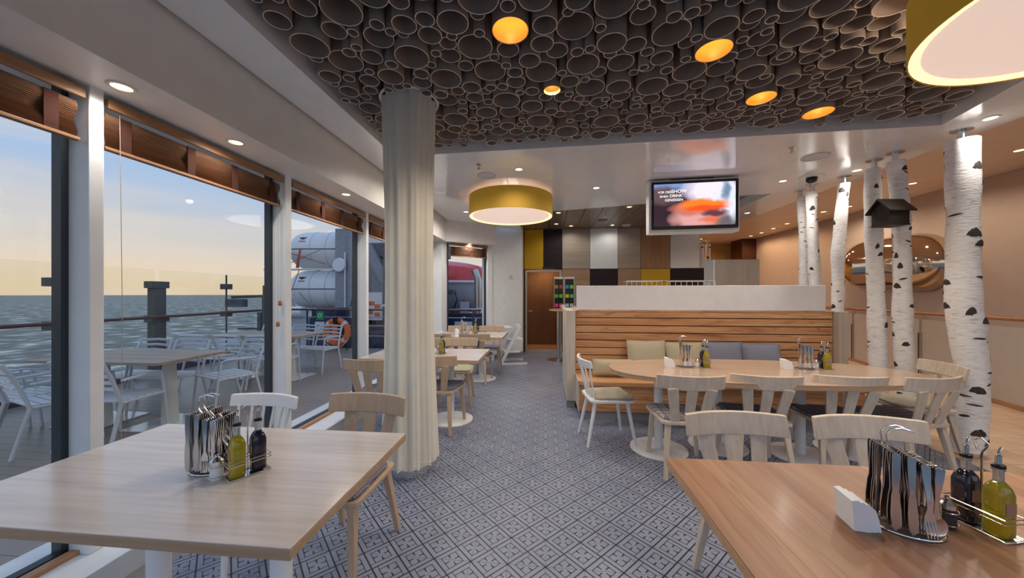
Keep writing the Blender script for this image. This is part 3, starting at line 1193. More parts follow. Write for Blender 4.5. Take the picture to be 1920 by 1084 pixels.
cur = empty('curtain', (colx, coly, 0), label='floor-length ivory curtain wrapped around the round column', cat='curtain')
m.build('curtain_cloth', M['curtain'], cur, ang=80)
m = MB()
m.tube([(p[0] * 1.004, p[1] * 1.004, .12) for p in rings[0][::2]], .002, 5, closed=True)
m.build('hem_seam', M['curtain'], cur)

# ================================================================== BLINDS


def blind(e, w, tapes, cords):
    """local: width along y, room side +x, top z=0"""
    h = w / 2
    MB().box(.03, .05, -h, h, -.05, .0).box(-.03, .03, -h, h, -.012, 0).build('pelmet_board', M['bamboo_board'], e, bev=.004)
    rings = []
    n = 46
    for i in range(n + 1):
        z = -.062 - .185 * i / n
        xx = .004 + .004 * math.sin(i * math.pi * .99) + (.0035 if i % 2 else 0) + .010 * math.sin(i / n * 9)
        rings.append((xx, z))
    vs, fs = [], []
    for xx, z in rings:
        vs += [(xx, -h + .01, z), (xx, h - .01, z), (xx - .006, -h + .01, z), (xx - .006, h - .01, z)]
    for i in range(n):
        b = i * 4
        fs += [(b, b + 1, b + 5, b + 4), (b + 2, b + 6, b + 7, b + 3), (b, b + 4, b + 6, b + 2), (b + 1, b + 3, b + 7, b + 5)]
    MB().add(vs, fs).build('bamboo_shade', M['bamboo'], e, ang=10)
    MB().box(-.008, .026, -h + .005, h - .005, -.262, -.245).build('bottom_bar', M['bamboo_board'], e, bev=.003)
    tm_ = MB().box(.016, .0205, -.025, .025, -.244, -.066).mesh('fabric_tape', M['tape'])
    for t in tapes:
        o = bpy.data.objects.new('fabric_tape', tm_)
        col.objects.link(o)
        o.parent = e
        o.location = (0, -h + t * w, 0)
    for (t, L, tg) in cords:
        yy = -h + t * w
        MB().tube([(.03, yy, -.05), (.032, yy + .01, -L * .5), (.03, yy + .004, -L)], .0014, 5).build('pull_cord', M['cord'], e)
        if tg:
            MB().lathe([(.006, .02), (.013, .012), (.016, -.015), (.008, -.024)], 12, (.03, yy + .004, -L)).build('cord_toggle', M['toggle'], e)


blab = ['bamboo blind at the far left edge with one dark tape showing', 'wide bamboo blind over the large left window', 'bamboo blind over the window facing the white rafts', 'bamboo blind half hidden behind the curtain', 'bamboo blind just right of the curtain']
for i in range(1, 6):
    y0, y1 = edges[i]
    e = empty('bamboo_blind', (-2.325, (y0 + y1) / 2, 2.455), label=blab[i - 1], cat='blind', group='rolled-up bamboo window blinds')
    cords = [] if i != 2 else [(.975, 1.10, True), (.955, 1.28, True)]
    if i == 5:
        cords = []
    blind(e, y1 - y0 - .03, [.08, .37, .63, .92] if i < 5 else [.1, .5, .9], cords + [(.05, 2.2, False)] * (i in (1, 2)))
e = empty('bamboo_blind', tuple(bay(.54, .05, 2.47)), math.atan2(bd.y, bd.x) - R(90), label='bamboo blind on the angled window before the red lifeboat', cat='blind', group='rolled-up bamboo window blinds')
blind(e, .88, [.1, .5, .9], [])

# ================================================================== BAR + BENCH
bar = empty('slatted_bar_counter', (.385, 4.5, 0), label='bar counter with brown slatted front, built-in bench and glossy white top screen', cat='bar counter')
BW = 3.03
MB().box(-.005, BW, .03, 1.0, 0, 1.22).build('body', M['black_gap'], bar)
sl = MB().box(0, BW, -.002, .028, 0, .0835).mesh('back_slat', M['slat'])
for k in range(9):
    o = bpy.data.objects.new('back_slat', sl)
    col.objects.link(o)
    o.parent = bar
    o.location = (0, 0, 1.222 - .0945 * (k + 1) + .010 + .0)
o = MB().box(-.005, BW + .01, -.012, .9, 1.213, 1.228).build('slat_cap', M['slat'], bar)
MB().box(.01, BW - .07, -.0, .03, 1.228, 1.54).build('top_screen', M['white_gloss'], bar, bev=.006)
MB().box(.01, BW - .07, .03, 1.0, 1.228, 1.249).build('counter_top', M['white_gloss'], bar)
MB().box(-.125, -.01, -.09, .9, .09, 1.226).build('end_panel', M['lightwood'], bar, bev=.004)
MB().box(-.12, -.015, -.075, .9, 0, .09).build('end_plinth', M['plinth'], bar)
MB().box(BW + .01, BW + .11, -.09, .9, .0, 1.226).build('end_panel', M['lightwood'], bar, bev=.004)
MB().box(.0, BW, -.50, .0, .405, .438).build('seat_board', M['slat'], bar, bev=.004)
MB().box(.0, BW, -.505, -.46, .39, .441).build('seat_edge', M['slat'], bar, bev=.004)
sl2 = MB().box(0, BW, -.47, -.445, 0, .075).mesh('front_slat', M['slat'])
for k in range(4):
    o = bpy.data.objects.new('front_slat', sl2)
    col.objects.link(o)
    o.parent = bar
    o.location = (0, 0, .303 - .0705 * k + .008 - .004)
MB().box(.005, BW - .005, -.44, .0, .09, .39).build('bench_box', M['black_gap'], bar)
MB().box(-.012, .0, -.475, -.0, .09, .438).build('bench_side', M['lightwood'], bar)
MB().box(.0, BW, -.455, -.40, 0, .088).build('bench_plinth', M['plinth'], bar)


def cushion(x, y, z, w, h, d, tilt, mk, label, rz=0):
    n = 14
    rings_f, vs = [], []
    m_ = MB()
    N_ = 13
    def P(u, v, s):
        a, b = 2 * u - 1, 2 * v - 1
        pin = 1 - .06 * (abs(a) * abs(b))
        ed = (1 - abs(a) ** 3) * (1 - abs(b) ** 3)
        sx = 1 - .045 * (1 - abs(b)) ** 1 * 0 + .035 * abs(b) ** 4
        sy = 1 + .035 * abs(a) ** 4 - .03 * (1 - a * a)
        return (a * w / 2 * sx, s * d / 2 * max(ed, 0) ** .55, b * h / 2 * sy)
    for s in (-1, 1):
        vs = [P(i / N_, j / N_, s) for j in range(N_ + 1) for i in range(N_ + 1)]
        fs = []
        for j in range(N_):
            for i in range(N_):
                q = (j * (N_ + 1) + i, j * (N_ + 1) + i + 1, (j + 1) * (N_ + 1) + i + 1, (j + 1) * (N_ + 1) + i)
                fs.append(q if s < 0 else q[::-1])
        m_.add(vs, fs)
    e = empty('throw_cushion', (x, y, z), rz, label=label, cat='cushion', group='cushions on the bench')
    o = m_.build('cushion_cover', M[mk], e, ang=70)
    o.location = (0, 0, h / 2)
    o.rotation_euler = (tilt, 0, 0)
    p_ = MB().tube([(w / 2 * math.copysign(1, a) if False else 0, 0, 0) for a in (1,)] if False else
                   [(-w / 2 * 1.03, 0, -h / 2), (w / 2 * 1.03, 0, -h / 2), (w / 2 * 1.0, 0, 0), (w / 2 * 1.03, 0, h / 2), (0, 0, h / 2 * .975), (-w / 2 * 1.03, 0, h / 2), (-w / 2, 0, 0)], .004, 6, closed=True)
    q = p_.build('piping', M[mk], o)
    return e


cushion(1.225, 4.36, .448, .44, .42, .13, R(-14), 'cush_green', 'olive-beige herringbone cushion standing leftmost against the slats')
cushion(1.675, 4.37, .448, .42, .40, .13, R(-13), 'cush_green', 'olive-beige cushion standing behind the left cutlery stand', R(2))
cushion(2.125, 4.37, .448, .42, .41, .13, R(-13), 'cush_blue', 'slate blue cushion standing right of the oil bottle', R(1))
cushion(2.54, 4.35, .448, .40, .40, .13, R(-15), 'cush_blue', 'slate blue cushion with sagging top, rightmost standing', R(-3))
cushion(2.985, 4.27, .470, .42, .20, .12, R(-60), 'cush_blue', 'slate blue cushion slumped low behind the right napkins')
cushion(.80, 4.27, .448, .46, .20, .15, R(-8), 'cush_green', 'low olive-beige bolster cushion behind the white chair')

# things behind the bar
for x0, w, lb in ((1.145, .55, 'low steel wire glass rack on the counter, left of the pair'), (1.735, .60, 'low steel wire glass rack on the counter, right of the pair')):
    e = empty('wire_rack', (x0, 5.2, 1.25), label=lb, cat='rack', group='wire racks on the counter')
    MB().box(0, w, -.14, .14, 0, .24).build('rack_tub', M['brushed'], e)
    m_ = MB()
    for zz in (.30, .37):
        m_.tube([(0, -.15, zz), (w, -.15, zz), (w, .15, zz), (0, .15, zz)], .006, 6, closed=True)
    for k in range(9):
        m_.tube([(w * k / 8, -.15, .23), (w * k / 8, -.15, .37)], .004, 5)
    m_.build('wire_rim', M['steel'], e)
e = empty('wood_screen', (3.36, 6.5, 0), label='pale oak screen standing behind the bar, with white edge', cat='screen')
MB().box(-.37, .38, -.02, .02, 0, 2.045).build('screen_board', M['greywood_v'], e)
MB().box(-.39, -.37, -.022, .35, 0, 2.047).build('screen_edge', M['white'], e)

# high table with tea racks + cup
e = empty('round_standing_table', (.34, 7.6, 0), label='round standing table with wooden top beside the glass door', cat='table')
MB().lathe([(.27, 1.075), (.272, 1.09), (.27, 1.105)], 40).build('table_top', M['slat'], e)
MB().lathe([(.038, .02), (.038, 1.08)], 24, (-.06, 0, 0)).build('pole', M['brushed'], e)
MB().lathe([(.25, 0), (.25, .012), (.04, .02)], 40, (-.06, 0, 0)).build('base_disc', M['brushed'], e)
TC = [['#c08a4a', '#b8502a', '#5ec22e', '#5ec22e', '#e83a8a', '#e0406a'], ['#4a90e0', '#7ad21e', '#d8d020', '#3ac090', '#a8c8d0', '#b8c8cc']]


def hexc(h):
    return tuple((int(h[i:i + 2], 16) / 255) ** 2.2 for i in (1, 3, 5))


for i, (x, lb) in enumerate(((.275, 'tea box display rack with orange, green and pink boxes'), (.515, 'tea box display rack with blue, yellow and lime boxes'))):
    e = empty('tea_display', (x, 7.62, 1.106), R(8 if i == 0 else -4), label=lb, cat='display rack', group='tea display racks')
    MB().box(-.105, -.095, -.06, .06, 0, .70).box(.095, .105, -.06, .06, 0, .70).box(-.095, .095, -.05, .06, .0, .02).box(-.105, .105, -.065, .06, .66, .70).build('rack_frame', M['brushed'], e)
    MB().box(-.094, .094, .0, .05, .03, .65).build('back_panel', M['black'], e)
    for k in range(6):
        c_, r_ = k % 2, k // 2
        hx = TC[i][k]
        if hx not in M:
            M[hx] = pmat('tea_box_' + hx[1:], hexc(hx), .5)
        o = MB().box(-.04, .04, -.04, 0, 0, .16).build('tea_box', M['black'], e, loc=(-.047 + c_ * .094, 0, .44 - r_ * .2))
        MB().box(-.036, .036, -.043, -.038, .01, .085).build('coloured_front', M[hx], o)
e = empty('white_mug', (.385, 7.46, 1.106), label='white mug standing on the round standing table', cat='mug')
MB().lathe([(.03, 0), (.042, .005), (.046, .105), (.041, .105), (.038, .01), (.001, .01)], 24).build('mug_body', M['white'], e)
MB().tube([(-.044, 0, .085), (-.07, 0, .08), (-.072, 0, .04), (-.042, 0, .03)], .006, 8).build('mug_handle', M['white'], e)

# wall switch + high chair
e = empty('wall_switch', tuple(bay(1.66, 0, 1.82)), math.atan2(bd.y, bd.x), label='small white wall control on the white wall', cat='switch')
MB().box(-.045, .045, -.014, 0, -.05, .05).build('switch_plate', M['ringwhite'], e, bev=.004)
MB().box(-.015, .03, -.02, -.012, -.03, .03).build('switch_button', M['grille'], e, bev=.002)
e = empty('high_chair', (-.72, 7.22, 0), R(-75), label='white wooden high chair standing by the white wall', cat='high chair')
for s in (-1, 1):
    MB().bar((.22 * s, -.24, 0.02), (.19 * s, .16, .78), .02, .06).build('side_rail', M['highchair'], e)
    MB().bar((.22 * s, -.27, .02), (.22 * s, .30, .02), .025, .04).build('floor_runner', M['highchair'], e)
MB().box(-.2, .2, -.10, .22, .50, .52).build('seat', M['highchair'], e, bev=.004)
MB().box(-.2, .2, -.16, .16, .24, .26).build('footrest', M['highchair'], e, bev=.004)
MB().box(-.2, .2, .13, .17, .70, .80).build('backrest', M['highchair'], e, bev=.01)
MB().box(-.24, .24, -.40, .0, .735, .76).build('tray', M['highchair'], e, bev=.008)
MB().bar((-.2, .02, .45), (.2, .02, .45), .02, .02, side=(0, 1, 0)).build('stretcher', M['highchair'], e)

# ================================================================== TABLES
def pedestal(e, x, y, top, r=.038, br=.25, bm='white'):
    MB().lathe([(r, .012), (r, top)], 24, (x, y, 0)).build('pole', M[bm], e)
    MB().lathe([(br, 0), (br, .008), (br - .01, .013), (.05, .016)], 48, (x, y, 0)).build('base_disc', M[bm], e)
    MB().box(x - .2, x + .2, y - .03, y + .03, top - .012, top).build('support_plate', M['brushed'], e)


def rect_table(name, x0, x1, y0, y1, topmat, edgemat, label, poles):
    cx, cy = (x0 + x1) / 2, (y0 + y1) / 2
    e = empty(name, (cx, cy, 0), label=label, cat='table')
    hx, hy = (x1 - x0) / 2, (y1 - y0) / 2
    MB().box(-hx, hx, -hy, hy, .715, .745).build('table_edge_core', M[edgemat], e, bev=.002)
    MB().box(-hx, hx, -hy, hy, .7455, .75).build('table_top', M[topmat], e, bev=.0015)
    for px in poles:
        pedestal(e, px - cx, 0, .715)
    return e


rect_table('dining_table', -1.98, -.68, .865, 1.64, 'ash', 'ash_edge', 'pale ash dining table in the left foreground', (-1.55, -1.02))
rect_table('dining_table', -1.98, -.69, 3.51, 4.26, 'ash', 'ash_edge', 'pale ash window table just behind the curtained column', (-1.62, -1.08))
rect_table('dining_table', -1.98, -.675, 5.42, 6.22, 'ash', 'ash_edge', 'pale ash window table farthest away near the angled window', (-1.62, -1.09))
rect_table('dining_table', .50, 1.98, .70, 1.50, 'beech', 'beech_edge', 'beech dining table with strong grain in the right foreground', (.98, 1.55))
# oval table
e = empty('oval_dining_table', (1.9, 3.305, 0), label='long oval dining table in front of the slatted bench', cat='table')


def oval(a, b, n=72, p=2.35):
    out = []
    for k in range(n):
        t = 2 * math.pi * k / n
        c_, s_ = math.cos(t), math.sin(t)
        q = (abs(c_) ** p + abs(s_) ** p) ** (-1 / p)
        out.append((a * c_ * q, b * s_ * q))
    return out


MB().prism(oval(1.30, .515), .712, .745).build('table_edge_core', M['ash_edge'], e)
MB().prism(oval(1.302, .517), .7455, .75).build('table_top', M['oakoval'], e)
for px in (-.86, -.28, .36, .86):
    pedestal(e, px, .02 if px in (-.86, .36) else .15, .712)

# ================================================================== CHAIRS


def seat_poly(fw, bw, y0, y1, r=.05):
    pts = [(-bw / 2, y0), (bw / 2, y0), (fw / 2, y1), (-fw / 2, y1)]
    out = []
    n = len(pts)
    for i in range(n):
        p = Vector(pts[i])
        a = (Vector(pts[i - 1]) - p).normalized()
        b = (Vector(pts[(i + 1) % n]) - p).normalized()
        for k in range(6):
            t = k / 5
            q = p + a * r * (1 - t) ** 2 + b * r * t ** 2
            out.append((q.x, q.y))
    return out


def curved_rail(w, z0, z1, yc, bow, th, tilt, n=16):
    rings = []
    for i in range(n + 1):
        u = i / n * 2 - 1
        x = u * w / 2
        y = yc + bow * u * u
        ring = []
        zz0 = z0 + .006 * u * u
        for (dy, z) in ((-th / 2, zz0), (th / 2, zz0), (th / 2 - tilt, z1), (-th / 2 - tilt, z1)):
            ring.append((x, y + dy, z))
        rings.append(ring)
    return MB().loft(rings)


def make_tchair(pad, woodk='chairwood'):
    e = empty('dining_chair', label='chair', cat='chair')
    MB().prism(seat_poly(.46, .40, -.205, .225), .412, .437).build('seat', M[woodk], e, bev=.004)
    MB().prism(seat_poly(.43, .37, -.165, .215, .06), .438, .458).build('seat_cushion', M[pad], e, bev=.008)
    for sx in (-1, 1):
        MB().bar((.175 * sx, .17, .415), (.205 * sx, .215, 0), .042, .042, w2=.028, h2=.028).build('leg', M[woodk], e, bev=.004)
        MB().bar((.150 * sx, -.165, .415), (.190 * sx, -.245, 0), .042, .042, w2=.028, h2=.028).build('leg', M[woodk], e, bev=.004)
    curved_rail(.50, .700, .812, -.262, .062, .024, .022).build('top_rail', M[woodk], e, bev=.004)
    for k in (-1, 0, 1):
        yb = -.262 + .062 * (k * .30 * 2 * .5) ** 2
        MB().bar((k * .098, -.178, .425), (k * .140, yb - .003, .712), .062, .017, w2=.078, h2=.017).build('back_slat', M[woodk], e, bev=.003)
    return e


def make_spindle(pad):
    e = empty('spindle_chair', label='chair', cat='chair')
    MB().prism(seat_poly(.45, .40, -.21, .215, .07), .412, .440).build('seat', M['white'], e, bev=.006)
    MB().prism(seat_poly(.42, .36, -.165, .205, .06), .441, .462).build('seat_cushion', M[pad], e, bev=.008)
    for sx in (-1, 1):
        MB().tube([(.15 * sx, .15, .415), (.20 * sx, .215, 0)], [.020, .013], 12).build('leg', M['white'], e)
        MB().tube([(.135 * sx, -.15, .415), (.18 * sx, -.235, 0)], [.020, .013], 12).build('leg', M['white'], e)
    curved_rail(.45, .735, .812, -.262, .055, .022, .014).build('top_rail', M['white'], e, bev=.006)
    for k in range(6):
        u = (k - 2.5) / 2.5
        MB().tube([(u * .145, -.185 + .02 * u * u, .43), (u * .175, -.262 + .045 * u * u, .75)], [.0085, .0075], 10).build('spindle', M['white'], e)
    return e


used = {}
pro = {}
CH = 'sand-coloured dining chairs'


def tchair(x, y, deg, pad, label, woodk='chairwood'):
    k = (pad, woodk)
    if k not in pro:
        pro[k] = make_tchair(pad, woodk)
    return place(pro[k], used, (x, y, 0), R(deg), label, CH)


# faces +y at 0 deg
tchair(-1.10, 1.80, 180 - 5, 'pad_navy', 'warm beech chair with navy pad at the left foreground table', 'chairwood_warm')
tchair(-1.70, 3.40, 2, 'pad_blue', 'wooden chair by the window, half behind the curtain', 'chairwood_warm')
tchair(-1.13, 3.66, -3, 'pad_blue', 'wooden chair with slate blue pad right of the curtain', 'chairwood_warm')
tchair(-1.18, 4.56, 184, 'pad_green', 'wooden chair with sage pad at the far side of the middle window table', 'chairwood_warm')
tchair(-1.72, 4.54, 180, 'pad_blue', 'wooden chair behind the curtain at the far side of the middle window table', 'chairwood_warm')
tchair(-1.11, 5.60, -2, 'pad_blue', 'wooden chair on the near aisle side of the farthest window table', 'chairwood_warm')
tchair(-1.74, 5.58, 0, 'pad_green', 'wooden chair on the near window side of the farthest table', 'chairwood_warm')
tchair(-1.05, 6.50, 180, 'pad_blue', 'wooden chair on the far aisle side of the farthest window table', 'chairwood_warm')
tchair(-1.66, 6.46, 180, 'pad_blue', 'wooden chair in front of the angled window', 'chairwood_warm')
tchair(.98, 1.66, 180 + 3, 'pad_plaid', 'sand-coloured chair tucked under the left of the beech table')
tchair(1.585, 1.66, 180 - 2, 'pad_plaid', 'sand-coloured chair behind the cutlery of the beech table')
tchair(1.115, 3.0, -2, 'pad_plaid', 'sand-coloured chair with light plaid pad, leftmost at the oval table')
tchair(1.715, 3.06, -8, 'pad_blue', 'sand-coloured chair with slate blue pad, second at the oval table')
tchair(2.33, 3.10, -6, 'pad_plaid_dark', 'sand-coloured chair with dark plaid pad, third at the oval table')
tchair(2.86, 3.12, 12, 'pad_plaid_dark', 'sand-coloured chair overlapping the third one at the oval table')
tchair(3.33, 3.52, 78, 'pad_beige', 'sand-coloured chair with beige pad at the right end of the oval table')
sp1 = make_spindle('pad_beige')
place(sp1, used, (.60, 3.50, 0), R(-90 + 8), 'white spindle-back chair at the left end of the oval table', 'white spindle chairs')
place(sp1, used, (-1.72, 1.74, 0), R(180 - 3), 'white spindle-back chair at the window side of the left foreground table', 'white spindle chairs')

# ================================================================== TABLEWARE
def handle_prof(L, w0, w1, t=.0022):
    return MB().bar((0, 0, 0), (0, 0, -L), w0, t, w2=w1, h2=t)


def ring_flat(pts, t):
    """outline (x,z) half profile -> thin plate"""
    m_ = MB()
    vs = []
    for x, z in pts:
        vs += [(-x, -t, z), (x, -t, z), (x, t, z), (-x, t, z)]
    fs = []
    for i in range(len(pts) - 1):
        b = i * 4
        for k in range(4):
            l = (k + 1) % 4
            fs.append((b + k, b + l, b + 4 + l, b + 4 + k))
    fs.append((3, 2, 1, 0))
    b = (len(pts) - 1) * 4
    fs.append((b, b + 1, b + 2, b + 3))
    return m_.add(vs, fs)


def knife_mesh():
    m_ = ring_flat([(.007, .004), (.009, 0), (.0085, -.05), (.006, -.10), (.0085, -.115), (.010, -.16), (.008, -.20), (.001, -.212)], .0016)
    return m_.mesh('table_knife', M['steel_dark'])


def fork_mesh():
    m_ = ring_flat([(.007, .004), (.010, 0), (.009, -.03), (.0045, -.08), (.004, -.115), (.011, -.135), (.0125, -.15)], .0013)
    for k in range(4):
        x = (k - 1.5) * .0068
        m_.bar((x, 0, -.15), (x * .95, -.006, -.192), .0042, .002, w2=.0022)
    return m_.mesh('table_fork', M['steel'])


def spoon_mesh():
    m_ = ring_flat([(.007, .004), (.010, 0), (.009, -.03), (.0045, -.08), (.004, -.125), (.006, -.14)], .0013)
    rings = []
    for i in range(9):
        t = math.pi * i / 8
        z = -.162 - .026 * math.cos(math.pi - t) * -1
        w = .018 * math.sin(t) + .0012
        d = .006 * math.sin(t)
        rings.append([(-w, -.001, z), (-w * .5, d, z), (w * .5, d, z), (w, -.001, z), (w * .45, d - .003, z), (-w * .45, d - .003, z)])
    m_.loft(rings)
    return m_.mesh('table_spoon', M['steel'])


UT = {'table_knife': knife_mesh(), 'table_fork': fork_mesh(), 'table_spoon': spoon_mesh()}
TWORD = {'table_knife': 'knife', 'table_fork': 'fork', 'table_spoon': 'spoon'}


def cutlery_stand(x, y, deg, where, rich):
    z0 = .7505
    rz = R(deg)
    e = empty('cutlery_stand', (x, y, z0), rz, label='chrome wire cutlery stand ' + where, cat='cutlery stand', group='cutlery stands')
    n = 40
    MB().lathe([(.001, .001), (.07, .001), (.07, .004), (.001, .004)], 40, sx=1.12, sy=.86).build('base_plate', M['cork'], e)
    MB().tube([(.08 * math.cos(2 * math.pi * k / n), .062 * math.sin(2 * math.pi * k / n), .004) for k in range(n)], .003, 8, closed=True).build('base_ring', M['steel'], e)
    for s in (-1, 1):
        yy = .012 * s
        pts_ = [(.068, yy, .004), (.068, yy, .085), (-.055, yy, .235)]
        arc = [(-.055 - .0 + .038 * (math.cos(t) - 1) * 0 + (-.0) + .03 * math.sin(t) * -1 * 0 - .028 + .028 * math.cos(t), yy, .235 + .045 * math.sin(t)) for t in [math.pi * k / 10 for k in range(11)]]
        pts_ = [(.068, yy, .004), (.068, yy, .085), (.05, yy, .11), (-.045, yy, .235), (-.05, yy, .265), (-.04, yy, .283), (-.015, yy, .290), (.015, yy, .282)]
        MB().tube(pts_, .0026, 8).build('frame_wire', M['steel'], e)
    MB().tube([(-.045, 0, .004), (-.045, 0, .235)], .003, 8).build('rear_post', M['steel'], e)
    pegs = [(-.050, .235, 'table_knife'), (-.018, .203, 'table_knife' if rich else 'table_fork'), (.012, .196, 'table_fork'), (.040, .190, 'table_spoon')]
    mP = MB()
    for px, pz, _ in pegs:
        pass
    for px, pz, kind in pegs:
        zz = pz - (.018 if kind != 'table_knife' else 0)
        zz = {'table_knife': .226 if px < -.03 else .222, 'table_fork': .206, 'table_spoon': .200}[kind] - (0 if px < .03 else .0)
        MB().tube([(px, -.062, zz + .003), (px, .062, zz + .003)], .0016, 6).build('peg', M['steel'], e)
        cnt = 5 if rich else 3
        for s in (-1, 1):
            if s > 0 and not rich:
                continue
            for k in range(cnt):
                ly = s * (.018 + k * .0095)
                o = bpy.data.objects.new(kind, UT[kind])
                col.objects.link(o)
                jit = random.uniform(-1, 1)
                v = Matrix.Rotation(rz, 4, 'Z') @ Vector((px + .0012 * jit, ly, zz))
                o.location = (x + v.x, y + v.y, z0 + zz)
                o.rotation_euler = (R(2.5 * jit), R(3 * jit), rz + (math.pi if s > 0 else 0))
                side = 'near' if s < 0 else 'far'
                pos = {-.050: 'highest', -.018: 'second', .012: 'third', .040: 'lowest'}[px]
                pl = {'knife': 'knives', 'fork': 'forks', 'spoon': 'spoons'}[TWORD[kind]]
                tag(o, '%s on %s peg, %s side of stand %s' % (TWORD[kind], pos, side, where), TWORD[kind], '%s on %s peg, %s side, stand %s' % (pl, pos, side, where))
    return e


def bottle(x, y, rz, kind, where):
    e = empty(kind + '_bottle', (x, y, .7555), rz, label=('square glass bottle of yellow olive oil ' if kind == 'oil' else 'square glass bottle of dark vinegar ') + where, cat='bottle', group=kind + ' bottles')
    w = .024
    MB().lathe([(w * .9, 0), (w, .004), (w, .118), (w * .8, .135), (w * .42, .150)], 32, sq=5).build('bottle_body', M['oil' if kind == 'oil' else 'vinegar'], e, ang=60)
    MB().lathe([(.0105, .148), (.0102, .178), (.0125, .180), (.0125, .188)], 20).build('bottle_neck', M['clear'], e)
    MB().lathe([(.0135, .187), (.0135, .196), (.008, .198)], 20).build('collar', M['black'], e)
    MB().lathe([(.0065, .196), (.0065, .222), (.004, .224)], 14).tube([(0, 0, .222), (.004, 0, .236), (.010, 0, .244)], .0035, 8).build('pourer', M['steel'], e)
    MB().box(-.016, .016, -w - .0012, -w + .0005, .065, .098).build('paper_label', M['labelpaper'], e, bev=.0003)
    return e


def condiment(x, y, deg, where, sx=0):
    """local y axis: oil at -y, vinegar at +y"""
    rz = R(deg)
    e = empty('bottle_caddy', (x, y, .7505), rz, label='chrome wire bottle caddy ' + where, cat='caddy', group='bottle caddies')
    a, b = .034, .066
    MB().box(-a, a, -b, b, .0, .003).build('tray', M['steel'], e, bev=.001)
    for z, nm in ((.006, 'base_wire'), (.052, 'guard_wire'), (.064, 'guard_wire')):
        MB().tube([(-a, -b, z), (a, -b, z), (a, b, z), (-a, b, z)], .0018, 6, closed=True).build(nm, M['steel'], e)
    MB().tube([(0, 0, .003), (0, 0, .215), (-.004, -.004, .225), (-.004, -.018, .25), (0, 0, .262), (.004, .018, .25), (.004, .012, .225)], .0026, 8).build('handle', M['steel'], e)
    for s, k in ((-1, 'oil'), (1, 'vinegar')):
        v = Matrix.Rotation(rz, 4, 'Z') @ Vector((0, s * .033, 0))
        bottle(x + v.x, y + v.y, rz if k == 'oil' else rz, k, where)


def shaker(x, y, where, fill='salt'):
    e = empty(fill + '_shaker', (x, y, .7505), label='glass %s shaker in a wire ring %s' % (fill, where), cat='shaker', group='glass shakers')
    MB().lathe([(.018, 0), (.02, .004), (.02, .045), (.016, .052)], 24).build('filling', M[fill], e)
    MB().lathe([(.017, .052), (.021, .056), (.021, .068), (.012, .078), (.006, .082), (.006, .088), (.002, .091)], 24).build('shaker_lid', M['steel'], e)
    for z in (.012, .048):
        MB().tube([(.025 * math.cos(k * .3927), .025 * math.sin(k * .3927), z) for k in range(16)], .0016, 6, closed=True).build('wire_ring', M['steel'], e)


def napkins(x, y, deg, where):
    e = empty('napkin_stack', (x, y, .7505), R(deg), label='fan of white paper napkins ' + where, cat='napkins', group='napkin stacks')
    for k in range(3):
        o_ = k * .014
        pts_ = []
        sec = [(-.040, 0), (-.046, .085), (-.030, .088), (-.014, .072), (-.006, .04), (.0, 0)]
        rings = [[(px + o_ * 1.0, yy * (1 - .06 * k), pz * (1 - .07 * k) + .0004 * k) for px, pz in sec] for yy in (-.04, -.013, .013, .04)]
        MB().loft(rings).build('napkin', M['napkin'], e, ang=50)


SETS = [
    ('on the left foreground table', -1.290, 1.235, 8, -1.125, 1.212, -31, (-1.205, 1.165), None, True),
    ('on the beech foreground table', 1.045, 1.118, -14, 1.262, 1.135, 10, (1.17, 1.135), (.928, 1.12, -8), True),
    ('on the left of the oval table', 1.30, 3.392, 5, 1.475, 3.385, 4, (1.408, 3.39), (1.165, 3.375, 5), False),
    ('on the right of the oval table', 2.352, 3.41, 0, 2.53, 3.42, 0, (2.459, 3.42), (2.205, 3.40, 0), False),
    ('on the middle window table', -1.33, 3.85, 5, -1.175, 3.86, 0, (-1.228, 3.87), (-1.45, 3.86, 0), False),
    ('on the farthest window table', -1.39, 5.86, 5, -1.20, 5.88, 0, (-1.28, 5.87), (-1.50, 5.85, 0), False),
]
for w_, x, y, dg, cx_, cy2, cdg, sh, np_, rich in SETS:
    cutlery_stand(x, y, dg, w_, rich)
    condiment(cx_, cy2, cdg, w_)
    shaker(sh[0], sh[1], w_, 'pepper' if 'beech' in w_ else 'salt')
    if np_:
        napkins(*np_, w_)

